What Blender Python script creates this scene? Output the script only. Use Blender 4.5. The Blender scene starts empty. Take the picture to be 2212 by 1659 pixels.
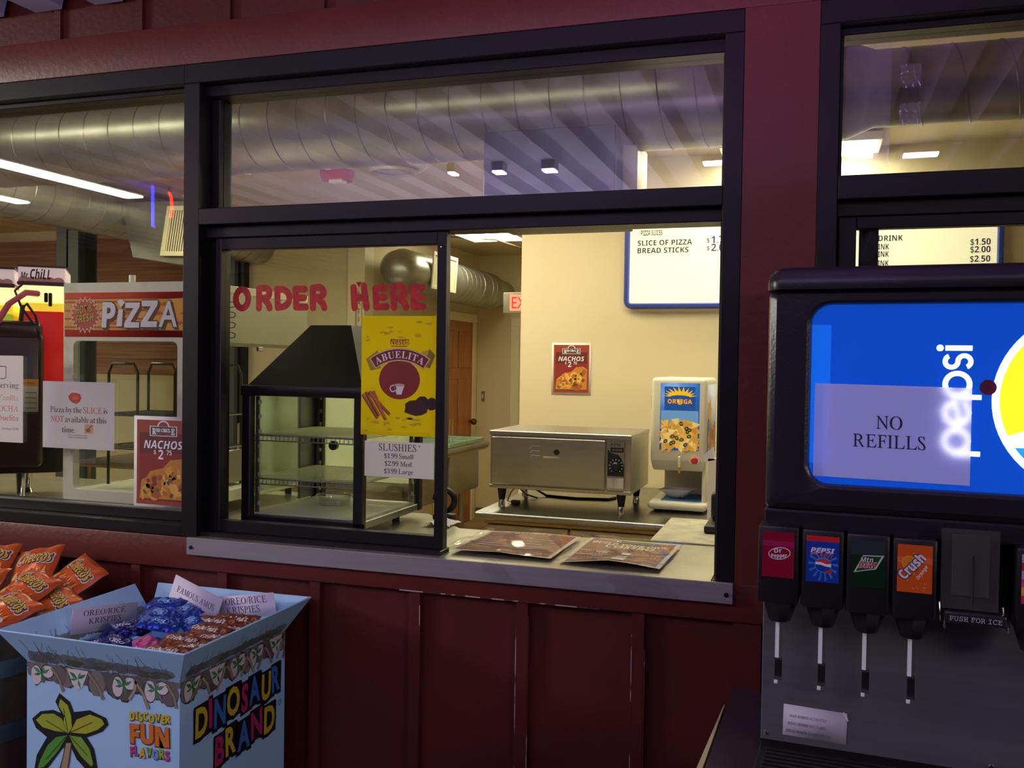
import bpy, bmesh, math, random
from mathutils import Vector, Matrix
PI = math.pi
SC = bpy.context.scene
COL = SC.collection
V = Vector

# ---------------------------------------------------------------- camera
W, H, F = 2212, 1659, 2010
yaw, pit, rol = math.radians(18.0), math.radians(1.25), math.radians(0.85)
CAM = V((0, -2.3, 1.55))
fw = V((-math.sin(yaw) * math.cos(pit), math.cos(yaw) * math.cos(pit), -math.sin(pit)))
rt = V((math.cos(yaw), math.sin(yaw), 0))
up = rt.cross(fw)
rt, up = (math.cos(rol) * rt + math.sin(rol) * up), (-math.sin(rol) * rt + math.cos(rol) * up)
cd = bpy.data.cameras.new('camera')
cd.sensor_width = 36.0
cd.lens = F / W * 36.0
cd.clip_start = 0.05
cam = bpy.data.objects.new('camera', cd)
cam.matrix_world = Matrix(((rt.x, up.x, -fw.x, CAM.x), (rt.y, up.y, -fw.y, CAM.y), (rt.z, up.z, -fw.z, CAM.z), (0, 0, 0, 1)))
COL.objects.link(cam)
SC.camera = cam

# ---------------------------------------------------------------- world, exposure, large lights
wd = bpy.data.worlds.new('world')
SC.world = wd
wd.use_nodes = True
wd.node_tree.nodes['Background'].inputs[0].default_value = (0.30, 0.16, 0.20, 1)
wd.node_tree.nodes['Background'].inputs[1].default_value = 0.05
SC.view_settings.view_transform = 'Standard'
SC.view_settings.look = 'None'
SC.view_settings.exposure = 0.0
SC.view_settings.gamma = 1.0
SC.view_settings.use_curve_mapping = False
SC.cycles.use_denoising = True
SC.cycles.max_bounces = 10
SC.cycles.transparent_max_bounces = 24
SC.cycles.sample_clamp_indirect = 6.0

def area(name, loc, target, sx, sy, power, col):
    l = bpy.data.lights.new(name, 'AREA')
    l.shape = 'RECTANGLE'
    l.size, l.size_y = sx, sy
    l.energy = power
    l.color = col
    o = bpy.data.objects.new(name, l)
    o.location = loc
    o.rotation_euler = (V(target) - V(loc)).to_track_quat('-Z', 'Y').to_euler()
    COL.objects.link(o)
    return o

# the dim hall: an added warm light up on the left, purple party lamps, an added fill from the right
area('hall_fill_front', (-6.3, -2.0, 2.3), (-1.0, -0.3, 0.9), 0.8, 0.5, 88, (1.0, 0.94, 0.84))  # added front light, placed where the panes do not mirror it
area('hall_fill_right', (3.3, -3.4, 2.3), (0, -0.3, 1.1), 0.8, 0.5, 30, (1.0, 0.88, 0.92))  # added fill light, out of view on the right
area('hall_lamp_purple', (-0.2, -0.9, 1.95), (-0.2, -0.9, 2.62), 0.7, 0.3, 5.5, (0.70, 0.26, 1.0))
area('hall_lamp_violet', (-1.8, -3.2, 1.9), (-1.8, -3.2, 2.62), 2.6, 2.2, 95, (0.80, 0.68, 1.0))

def at(px, py, X=None, Y=None, Z=None):
    """the point of the plane X=, Y= or Z= that the photo shows at a pixel"""
    d = fw + rt * ((px - W / 2) / F) - up * ((py - H / 2) / F)
    t = (X - CAM.x) / d.x if X is not None else (Y - CAM.y) / d.y if Y is not None else (Z - CAM.z) / d.z
    return CAM + d * t

# ---------------------------------------------------------------- materials
def lin(h):
    h = h.lstrip('#')
    r = []
    for i in (0, 2, 4):
        c = int(h[i:i + 2], 16) / 255
        r.append(c / 12.92 if c <= 0.04045 else ((c + 0.055) / 1.055) ** 2.4)
    return (r[0], r[1], r[2], 1)

MATS = {}
def mat(name, hexa, rough=0.5, metal=0.0, var=0.0, vscale=8.0, vcol=None, bump=0.0, bscale=40.0, stretch=(1, 1, 1),
        emit=0.0, ecol=None, coat=0.0, vlo=0.4, vhi=0.6, trans=0.0, spec=0.5):
    if name in MATS:
        return MATS[name]
    m = bpy.data.materials.new(name)
    m.use_nodes = True
    nt = m.node_tree
    b = nt.nodes['Principled BSDF']
    b.inputs['Base Color'].default_value = lin(hexa)
    b.inputs['Roughness'].default_value = rough
    b.inputs['Metallic'].default_value = metal
    b.inputs['Specular IOR Level'].default_value = spec
    b.inputs['Coat Weight'].default_value = coat
    b.inputs['Transmission Weight'].default_value = trans
    if emit:
        b.inputs['Emission Color'].default_value = lin(ecol or hexa)
        b.inputs['Emission Strength'].default_value = emit
    if var or bump:
        tc = nt.nodes.new('ShaderNodeTexCoord')
        mp = nt.nodes.new('ShaderNodeMapping')
        mp.inputs['Scale'].default_value = stretch
        nt.links.new(tc.outputs['Object'], mp.inputs[0])
    if var:
        n = nt.nodes.new('ShaderNodeTexNoise')
        n.inputs['Scale'].default_value = vscale
        n.inputs['Detail'].default_value = 6
        nt.links.new(mp.outputs[0], n.inputs['Vector'])
        mr = nt.nodes.new('ShaderNodeMapRange')
        mr.inputs['From Min'].default_value = vlo
        mr.inputs['From Max'].default_value = vhi
        mr.inputs['To Max'].default_value = var
        nt.links.new(n.outputs[0], mr.inputs['Value'])
        mx = nt.nodes.new('ShaderNodeMix')
        mx.data_type = 'RGBA'
        mx.inputs[6].default_value = lin(hexa)
        mx.inputs[7].default_value = lin(vcol or '000000')
        nt.links.new(mr.outputs[0], mx.inputs[0])
        nt.links.new(mx.outputs[2], b.inputs['Base Color'])
    if bump:
        n2 = nt.nodes.new('ShaderNodeTexNoise')
        n2.inputs['Scale'].default_value = bscale
        n2.inputs['Detail'].default_value = 3
        nt.links.new(mp.outputs[0], n2.inputs['Vector'])
        bp = nt.nodes.new('ShaderNodeBump')
        bp.inputs['Strength'].default_value = bump
        bp.inputs['Distance'].default_value = 0.01
        nt.links.new(n2.outputs[0], bp.inputs['Height'])
        nt.links.new(bp.outputs[0], b.inputs['Normal'])
    MATS[name] = m
    return m

def clear(name, tint='fcfefc', rough=0.0, base=0.04, haze=0.0, hcol='c8c8c8', power=5, lit=False):
    """thin clear sheet: see-through plus a mirror share that grows at grazing angles"""
    if name in MATS:
        return MATS[name]
    m = bpy.data.materials.new(name)
    m.use_nodes = True
    nt = m.node_tree
    nt.nodes.remove(nt.nodes['Principled BSDF'])
    out = nt.nodes['Material Output']
    lw = nt.nodes.new('ShaderNodeLayerWeight')
    p = nt.nodes.new('ShaderNodeMath'); p.operation = 'POWER'; p.inputs[1].default_value = power
    nt.links.new(lw.outputs['Facing'], p.inputs[0])
    q = nt.nodes.new('ShaderNodeMath'); q.operation = 'MULTIPLY_ADD'
    q.inputs[1].default_value = 1 - base; q.inputs[2].default_value = base
    nt.links.new(p.outputs[0], q.inputs[0])
    t = nt.nodes.new('ShaderNodeBsdfTransparent'); t.inputs[0].default_value = lin(tint)
    g = nt.nodes.new('ShaderNodeBsdfGlossy'); g.inputs['Roughness'].default_value = rough
    g.inputs[0].default_value = (1, 1, 1, 1)
    mx = nt.nodes.new('ShaderNodeMixShader')
    nt.links.new(q.outputs[0], mx.inputs[0])
    src = t
    if haze:
        d = nt.nodes.new('ShaderNodeBsdfTranslucent' if lit else 'ShaderNodeBsdfDiffuse'); d.inputs[0].default_value = lin(hcol)
        mh = nt.nodes.new('ShaderNodeMixShader'); mh.inputs[0].default_value = haze
        nt.links.new(t.outputs[0], mh.inputs[1]); nt.links.new(d.outputs[0], mh.inputs[2])
        src = mh
    nt.links.new(src.outputs[0], mx.inputs[1])
    nt.links.new(g.outputs[0], mx.inputs[2])
    nt.links.new(mx.outputs[0], out.inputs[0])
    MATS[name] = m
    return m

def thin_sheet(name, h, share=0.45):
    """thin printed sheet that lets part of the light behind it through"""
    if name in MATS:
        return MATS[name]
    m = bpy.data.materials.new(name); m.use_nodes = True
    nt = m.node_tree; nt.nodes.remove(nt.nodes['Principled BSDF'])
    d = nt.nodes.new('ShaderNodeBsdfDiffuse'); d.inputs[0].default_value = lin(h)
    t = nt.nodes.new('ShaderNodeBsdfTranslucent'); t.inputs[0].default_value = lin(h)
    x = nt.nodes.new('ShaderNodeMixShader'); x.inputs[0].default_value = share
    nt.links.new(d.outputs[0], x.inputs[1]); nt.links.new(t.outputs[0], x.inputs[2]); nt.links.new(x.outputs[0], nt.nodes['Material Output'].inputs[0])
    MATS[name] = m
    return m

def ink(h, rough=0.55):
    return mat('ink_%s_%d' % (h, int(rough * 100)), h, rough)

def glow(h, s):
    return mat('glow_%s_%d' % (h, int(s * 100)), h, 0.4, emit=s)

# ---------------------------------------------------------------- mesh builder
ROOTM = {}
class MB:
    def __init__(s):
        s.bm = bmesh.new()
        s.mats = []
    def mi(s, m):
        if m not in s.mats:
            s.mats.append(m)
        return s.mats.index(m)
    def face(s, vs, i):
        try:
            f = s.bm.faces.new(vs)
            f.material_index = i
            return f
        except ValueError:
            return None
    def hexa(s, p, m, bev=0, seg=2):
        i = s.mi(m)
        v = [s.bm.verts.new(q) for q in p]
        fs = [s.face([v[k] for k in q], i) for q in ((0, 3, 2, 1), (4, 5, 6, 7), (0, 1, 5, 4), (1, 2, 6, 5), (2, 3, 7, 6), (3, 0, 4, 7))]
        if bev:
            es = list({e for f in fs if f for e in f.edges})
            bmesh.ops.bevel(s.bm, geom=es, offset=bev, segments=seg, affect='EDGES', profile=0.5, material=-1)
        return s
    def box(s, x0, x1, y0, y1, z0, z1, m, bev=0, seg=2):
        return s.hexa([(x0, y0, z0), (x1, y0, z0), (x1, y1, z0), (x0, y1, z0), (x0, y0, z1), (x1, y0, z1), (x1, y1, z1), (x0, y1, z1)], m, bev, seg)
    def obox(s, c, ax, ay, az, hx, hy, hz, m, bev=0, seg=2):
        c, ax, ay, az = V(c), V(ax), V(ay), V(az)
        P = lambda a, b, d: c + ax * (a * hx) + ay * (b * hy) + az * (d * hz)
        return s.hexa([P(-1, -1, -1), P(1, -1, -1), P(1, 1, -1), P(-1, 1, -1), P(-1, -1, 1), P(1, -1, 1), P(1, 1, 1), P(-1, 1, 1)], m, bev, seg)
    def tube(s, pts, r, m, n=8, caps=True, closed=False, rr=None):
        i = s.mi(m)
        pts = [V(p) for p in pts]
        N = len(pts)
        rings = []
        prev = None
        for k, p in enumerate(pts):
            if closed:
                t = (pts[(k + 1) % N] - pts[k - 1]).normalized()
            else:
                t = (pts[min(k + 1, N - 1)] - pts[max(k - 1, 0)]).normalized()
            if prev is None:
                a = V((0, 0, 1)) if abs(t.z) < 0.9 else V((1, 0, 0))
                u = t.cross(a).normalized()
            else:
                u = (prev - t * prev.dot(t)).normalized()
            prev = u
            w = t.cross(u)
            ra = rr[k] if rr else r
            rings.append([s.bm.verts.new(p + (u * math.cos(2 * PI * j / n) + w * math.sin(2 * PI * j / n)) * ra) for j in range(n)])
        for k in range(N if closed else N - 1):
            A, B = rings[k], rings[(k + 1) % N]
            for j in range(n):
                s.face([A[j], A[(j + 1) % n], B[(j + 1) % n], B[j]], i)
        if caps and not closed:
            s.face(rings[0][::-1], i)
            s.face(rings[-1], i)
        return s
    def cyl(s, p0, p1, r0, m, r1=None, n=24):
        return s.tube([p0, p1], r0, m, n, rr=[r0, r0 if r1 is None else r1])
    def lathe(s, c, axis, prof, m, n=32, ang=(0, 2 * PI)):
        """prof = [(radius, height)]"""
        i = s.mi(m)
        c, a = V(c), V(axis).normalized()
        u = a.cross(V((0, 0, 1)) if abs(a.z) < 0.9 else V((1, 0, 0))).normalized()
        w = a.cross(u)
        rings = []
        for r, h in prof:
            if r < 1e-6:
                rings.append([s.bm.verts.new(c + a * h)])
            else:
                rings.append([s.bm.verts.new(c + a * h + (u * math.cos(2 * PI * j / n) + w * math.sin(2 * PI * j / n)) * r) for j in range(n)])
        for A, B in zip(rings, rings[1:]):
            for j in range(n):
                k = (j + 1) % n
                if len(A) == 1 and len(B) > 1:
                    s.face([A[0], B[k], B[j]], i)
                elif len(B) == 1 and len(A) > 1:
                    s.face([A[j], A[k], B[0]], i)
                elif len(A) > 1:
                    s.face([A[j], A[k], B[k], B[j]], i)
        return s
    def prism(s, pts, d, m, cap=True):
        """pts: 3-D outline, d: depth vector"""
        i = s.mi(m)
        d = V(d)
        a = [s.bm.verts.new(p) for p in pts]
        b = [s.bm.verts.new(V(p) + d) for p in pts]
        n = len(a)
        if cap:
            s.face(a[::-1], i)
            s.face(b, i)
        for k in range(n):
            s.face([a[k], a[(k + 1) % n], b[(k + 1) % n], b[k]], i)
        return s
    def poly(s, pts, m):
        s.face([s.bm.verts.new(p) for p in pts], s.mi(m))
        return s
    def grid(s, fn, nu, nv, m, mfn=None):
        i = s.mi(m)
        g = [[s.bm.verts.new(fn(a / nu, b / nv)) for b in range(nv + 1)] for a in range(nu + 1)]
        for a in range(nu):
            for b in range(nv):
                s.face([g[a][b], g[a + 1][b], g[a + 1][b + 1], g[a][b + 1]], mfn(a / nu, b / nv) if mfn else i)
        return s
    def ball(s, c, r, m, n=16, k=8, sq=(1, 1, 1)):
        i = s.mi(m)
        rings = []
        c = V(c)
        for b in range(k + 1):
            t = PI * b / k
            if b in (0, k):
                rings.append([s.bm.verts.new(c + V((0, 0, r * math.cos(t) * sq[2])))])
            else:
                rings.append([s.bm.verts.new(c + V((r * math.sin(t) * math.cos(2 * PI * j / n) * sq[0], r * math.sin(t) * math.sin(2 * PI * j / n) * sq[1], r * math.cos(t) * sq[2]))) for j in range(n)])
        for A, B in zip(rings, rings[1:]):
            for j in range(n):
                q = (j + 1) % n
                if len(A) == 1:
                    s.face([A[0], B[j], B[q]], i)
                elif len(B) == 1:
                    s.face([A[j], B[0], A[q]], i)
                else:
                    s.face([A[j], B[j], B[q], A[q]], i)
        return s
    def _mesh(s, name, Minv, normals=True):
        bm = s.bm
        bm.transform(Minv)
        if normals:
            bmesh.ops.recalc_face_normals(bm, faces=bm.faces[:])
        for e in bm.edges:
            if len(e.link_faces) == 2:
                if e.calc_face_angle(0) > 0.55:
                    e.smooth = False
        for f in bm.faces:
            f.smooth = True
        me = bpy.data.meshes.new(name)
        bm.to_mesh(me)
        bm.free()
        for m in s.mats:
            me.materials.append(m)
        return me
    def build(s, name, parent=None, label=None, local=False):
        M = ROOTM[parent] if parent else Matrix()
        me = s._mesh(name, Matrix() if local else M.inverted(), not isinstance(s, Art))
        o = bpy.data.objects.new(name, me)
        COL.objects.link(o)
        if parent:
            o.parent = parent
            ROOTM[o] = M
        else:
            ROOTM[o] = Matrix()
        if label:
            o['label'] = label
        return o
    def solo(s, name, label, cat, group=None, kind=None):
        """a thing that is one mesh, its origin at the bottom centre of its bounds"""
        xs = [v.co for v in s.bm.verts]
        lo = [min(c[k] for c in xs) for k in range(3)]
        hi = [max(c[k] for c in xs) for k in range(3)]
        c = V(((lo[0] + hi[0]) / 2, (lo[1] + hi[1]) / 2, lo[2]))
        me = s._mesh(name, Matrix.Translation(-c), not isinstance(s, Art))
        o = bpy.data.objects.new(name, me)
        COL.objects.link(o)
        o.location = c
        tag(o, label, cat, group, kind)
        ROOTM[o] = Matrix.Translation(c)
        return o

def tag(o, label, cat, group=None, kind=None):
    if label: o['label'] = label
    if cat: o['category'] = cat
    if group: o['group'] = group
    if kind: o['kind'] = kind

def thing(name, label, cat, loc, group=None, rotz=0.0):
    o = bpy.data.objects.new(name, None)
    o.empty_display_size = 0.05
    COL.objects.link(o)
    o.location = loc
    o.rotation_euler = (0, 0, rotz)
    tag(o, label, cat, group)
    ROOTM[o] = Matrix.Translation(V(loc)) @ Matrix.Rotation(rotz, 4, 'Z')
    return o

def struct(mb, name, parent=None, label=None):
    o = mb.build(name, parent)
    if not parent:
        o['kind'] = 'structure'
        if label: o['label'] = label
    return o

def dup(root, loc=None, M=None, label=None, group=None):
    r = root.copy()
    COL.objects.link(r)
    if loc is not None: r.location = loc
    if M is not None: r.matrix_world = M
    if label: r['label'] = label
    if group: r['group'] = group
    for ch in list(root.children):
        c = ch.copy(); COL.objects.link(c); c.parent = r
        for g in ch.children:
            d = g.copy(); COL.objects.link(d); d.parent = c
    return r

# ---------------------------------------------------------------- flat printed art and lettering
STY = {'serif': (0x1D400, 0x1D41A, 0x1D7CE), 'serifb': (0x1D400, 0x1D41A, 0x1D7CE), 'serifi': (0x1D434, 0x1D44E, 0x1D7CE),
       'bold': (0x1D5D4, 0x1D5EE, 0x1D7EC), 'boldit': (0x1D63C, 0x1D656, 0x1D7EC), 'mono': (0x1D670, 0x1D68A, 0x1D7F6)}
TXT = {}
def glyphs(s, style, off):
    key = (s, style, off)
    if key in TXT:
        return TXT[key]
    t = s
    if style in STY:
        a, b, d = STY[style]
        t = ''
        for ch in s:
            if 'A' <= ch <= 'Z': t += chr(a + ord(ch) - 65)
            elif 'a' <= ch <= 'z': t += '\u210e' if (b == 0x1D44E and ch == 'h') else chr(b + ord(ch) - 97)
            elif '0' <= ch <= '9': t += chr(d + ord(ch) - 48)
            else: t += ch
    if style == 'serif':                               # book letters: roman capitals from upright italics, the rest thinned bold
        V_, F_, x = [], [], 0.0
        for ch in s:
            if ch == ' ':
                x += 0.30; continue
            if 'A' <= ch <= 'Z':
                gv, gf, gw = glyphs(ch, 'serifi', 0.004)
                gv = [(p - 0.285 * q, q) for p, q in gv]
            else:
                gv, gf, gw = glyphs(ch, 'serifb', -0.008)
            lo = min(p for p, q in gv); hi = max(p for p, q in gv)
            n0 = len(V_)
            V_ += [(p - lo + x, q) for p, q in gv]
            F_ += [tuple(k + n0 for k in f) for f in gf]
            x += hi - lo + 0.085
        xs = max(v[0] for v in V_) if V_ else 0
        TXT[key] = (V_, F_, xs)
        return TXT[key]
    c = bpy.data.curves.new('t', 'FONT')
    c.body = t
    c.size = 1.0
    c.resolution_u = 3
    c.offset = off
    o = bpy.data.objects.new('t', c)
    COL.objects.link(o)
    bpy.context.view_layer.update()
    me = o.to_mesh()
    vs = [(v.co.x / 0.7, v.co.y / 0.7) for v in me.vertices]
    fs = [tuple(p.vertices) for p in me.polygons]
    o.to_mesh_clear()
    bpy.data.objects.remove(o)
    bpy.data.curves.remove(c)
    x0 = min(v[0] for v in vs) if vs else 0
    x1 = max(v[0] for v in vs) if vs else 0
    TXT[key] = ([(x - x0, y) for x, y in vs], fs, x1 - x0)
    return TXT[key]

class Art(MB):
    """flat print: o lower-left corner, ux to the right, uy up; every layer lies a hair in front of the one below"""
    def __init__(s, o, ux, uy, eps=0.00012, fn=None, mk=None):
        super().__init__()
        s.o, s.ux, s.uy = V(o), V(ux), V(uy)
        s.n = s.ux.cross(s.uy).normalized()
        s.eps = eps
        s.fn = fn
        s.mk = mk or ink
    def pt(s, x, y, L):
        if s.fn:
            return s.fn(x, y, L * s.eps)
        return s.o + s.ux * x + s.uy * y + s.n * (L * s.eps)
    def m(s, c):
        return s.mk(c) if isinstance(c, str) else c
    def sheet(s, w, h, c, t=0.0006, x0=0, y0=0):
        m = s.m(c)
        i = s.mi(m)
        P = [s.pt(x0, y0, 0), s.pt(x0 + w, y0, 0), s.pt(x0 + w, y0 + h, 0), s.pt(x0, y0 + h, 0)]
        v = [s.bm.verts.new(p) for p in P]
        b = [s.bm.verts.new(p - s.n * t) for p in P]
        s.face(v, i); s.face(b[::-1], i)
        for k in range(4):
            s.face([v[k], b[k], b[(k + 1) % 4], v[(k + 1) % 4]], i)
        return s
    def poly(s, pts, c, L=1):
        s.face([s.bm.verts.new(s.pt(x, y, L)) for x, y in pts], s.mi(s.m(c)))
        return s
    def rect(s, x0, y0, x1, y1, c, L=1):
        return s.poly([(x0, y0), (x1, y0), (x1, y1), (x0, y1)], c, L)
    def disc(s, cx, cy, rx, ry, c, L=1, n=28, rot=0, a0=0, a1=2 * PI):
        p = []
        full = abs(a1 - a0 - 2 * PI) < 1e-6
        for k in range(n + (0 if full else 1)):
            t = a0 + (a1 - a0) * k / n
            x, y = rx * math.cos(t), ry * math.sin(t)
            p.append((cx + x * math.cos(rot) - y * math.sin(rot), cy + x * math.sin(rot) + y * math.cos(rot)))
        return s.poly(p, c, L)
    def ring(s, cx, cy, r0, r1, c, L=1, n=40, a0=0, a1=2 * PI):
        for k in range(n):
            t, u = a0 + (a1 - a0) * k / n, a0 + (a1 - a0) * (k + 1) / n
            s.poly([(cx + r0 * math.cos(t), cy + r0 * math.sin(t)), (cx + r1 * math.cos(t), cy + r1 * math.sin(t)),
                    (cx + r1 * math.cos(u), cy + r1 * math.sin(u)), (cx + r0 * math.cos(u), cy + r0 * math.sin(u))], c, L)
        return s
    def line(s, pts, w, c, L=1):
        for (x0, y0), (x1, y1) in zip(pts, pts[1:]):
            d = math.hypot(x1 - x0, y1 - y0) or 1
            nx, ny = -(y1 - y0) / d * w / 2, (x1 - x0) / d * w / 2
            s.poly([(x0 + nx, y0 + ny), (x0 - nx, y0 - ny), (x1 - nx, y1 - ny), (x1 + nx, y1 + ny)], c, L)
        return s
    def star(s, cx, cy, r0, r1, k, c, L=1, ph=0, sy=1):
        return s.poly([(cx + (r1 if j % 2 else r0) * math.cos(PI * j / k + ph), cy + sy * (r1 if j % 2 else r0) * math.sin(PI * j / k + ph)) for j in range(2 * k)], c, L)
    def blob(s, cx, cy, rx, ry, c, L=1, rg=None, n=11, j=0.25, rot=0):
        rg = rg or random
        p = []
        for k in range(n):
            t = 2 * PI * k / n
            q = 1 + rg.uniform(-j, j)
            x, y = rx * q * math.cos(t), ry * q * math.sin(t)
            p.append((cx + x * math.cos(rot) - y * math.sin(rot), cy + x * math.sin(rot) + y * math.cos(rot)))
        return s.poly(p, c, L)
    def text(s, t, x, y, h, c, L=2, style='sans', align='c', rot=0, shear=0, w=None, off=None, ws=1.0):
        if off is None:
            off = 0.0
        vs, fs, wd = glyphs(t, style, off)
        if not vs:
            return s
        kx = h * ws
        if w: kx = w / wd
        ox = {'c': -wd / 2, 'l': 0, 'r': -wd}[align]
        i = s.mi(s.m(c))
        cr, sr = math.cos(rot), math.sin(rot)
        bv = []
        for a, b in vs:
            p, q = (a + ox) * kx + b * h * shear, b * h
            bv.append(s.bm.verts.new(s.pt(x + p * cr - q * sr, y + p * sr + q * cr, L)))
        for f in fs:
            s.face([bv[k] for k in f], i)
        return s
    def arctext(s, t, cx, cy, r, h, c, L=2, style='bold', spread=1.0, a_mid=PI / 2, ws=1.0, off=None):
        wds = [glyphs(ch, style, off if off is not None else 0)[2] * h * ws if ch != ' ' else h * 0.4 for ch in t]
        gap = h * 0.12 * spread
        tot = sum(wds) + gap * (len(t) - 1)
        p = -tot / 2
        for ch, wd in zip(t, wds):
            a = a_mid - (p + wd / 2) / r
            if ch != ' ':
                s.text(ch, cx + r * math.cos(a), cy + r * math.sin(a), h, c, L, style, 'c', a - PI / 2, ws=ws, off=off)
            p += wd + gap
        return s

# ---------------------------------------------------------------- common materials
RED = mat('red_paint', '5a1f18', 0.45, var=0.5, vscale=5, vcol='4c1812', bump=0.12, bscale=60)
REDP = mat('red_paint_rail', '672821', 0.42, var=0.4, vscale=7, vcol='5a211b', bump=0.1, bscale=60)
CHIP = mat('chipped_paint', '5a1f18', 0.6, var=1.0, vscale=26, vcol='b8a8a0', vlo=0.50, vhi=0.56, stretch=(1, 1, 0.35))
BRONZE = mat('bronze_frame', '221f20', 0.40, 0.4, bump=0.03, bscale=300)
CREAM = mat('cream_wall', 'e2d2ac', 0.75, var=0.25, vscale=2, vcol='dac9a0', bump=0.04, bscale=250)
CREAMT = mat('cream_trim', 'efe4c0', 0.45)
STEEL = mat('brushed_steel', 'b4b2ac', 0.34, 0.95, bump=0.004, bscale=60, stretch=(1, 1, 14), var=0.3, vscale=3, vcol='a09e98')
STEELD = mat('worn_steel', 'a5a49b', 0.36, 0.9, var=0.5, vscale=9, vcol='77766e')
CHROME = mat('chrome', 'dadada', 0.12, 1.0)
GALV = mat('galvanised', 'b4b4ac', 0.36, 0.75, var=0.5, vscale=6, vcol='92948c', bump=0.03, bscale=30)
BLACK = mat('black_plastic', '17161a', 0.38)
BLACKM = mat('black_metal', '1b1a1b', 0.42, 0.3)
RUBBER = mat('rubber', '151515', 0.7)
WHITEP = mat('white_plastic', 'ece8da', 0.35)
PAPER = mat('paper', 'e6e2e6', 0.7)
GLASS = clear('window_glass', base=0.055)
CASEG = clear('case_glass', 'f7fbf6')
CLEARP = clear('clear_plastic', 'fafafc', 0.06, 0.03, power=9)
SLEEVE = clear('sleeve_film', 'fafafc', 0.06, 0.03)
TAPE = clear('clear_tape', 'f6f4f8', 0.12, 0.06, haze=0.09)
# ================================================================ the setting
def red_wall():
    b = MB()
    T = 0.10
    b.box(-6, 3.2, 0, T, 0, 1.03, RED)
    b.box(-6, 3.2, 0, T, 2.40, 2.66, RED)
    b.box(-0.173, -0.004, -0.02, T, 1.03, 2.40, REDP)
    b.box(-6, -3.6, 0, T, 1.03, 2.40, RED)
    b.box(1.7, 3.2, 0, T, 1.03, 2.40, RED)
    for k in range(-15, 10):
        x = -0.71 + 0.302 * k
        if x < -5.9 or x > 3.1: continue
        if x < -0.2 or x > 0: b.box(x - 0.011, x + 0.020, -0.018, 0, 0, 0.935, RED)
        b.box(x - 0.012, x + 0.012, -0.012, 0, 2.515, 2.66, RED)
    b.box(-0.173, -0.108, -0.02, 0, 0, 0.935, RED)
    struct(b, 'wall_front', label='dark red board and batten wall under and around the service windows')
    t = MB()
    t.box(-6, 3.2, -0.022, 0, 0.937, 1.03, REDP, 0.003)
    struct(t, 'trim_1')
    t = MB()
    t.box(-6, 3.2, -0.022, 0, 2.40, 2.515, REDP, 0.003)
    struct(t, 'trim_2')
    w = MB()                                             # worn batten edges, chipped to pale primer
    for x0, z0, z1 in ((-0.722, 0, 0.9), (-0.689, 0, 0.9), (-0.420, 0, 0.88), (-0.387, 0, 0.85), (-0.993, 0.66, 0.9)):
        w.box(x0, x0 + 0.002, -0.0185, -0.0170, z0, z1, CHIP)
    w.box(-1.05, -0.50, -0.0225, -0.0215, 0.936, 0.939, CHIP)
    struct(w, 'trim_3')

def frame_bar(b, x0, x1, z0, z1, y0=-0.02, y1=0.10, bev=0.002):
    b.box(x0, x1, y0, y1, z0, z1, BRONZE, bev, 1)

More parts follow.
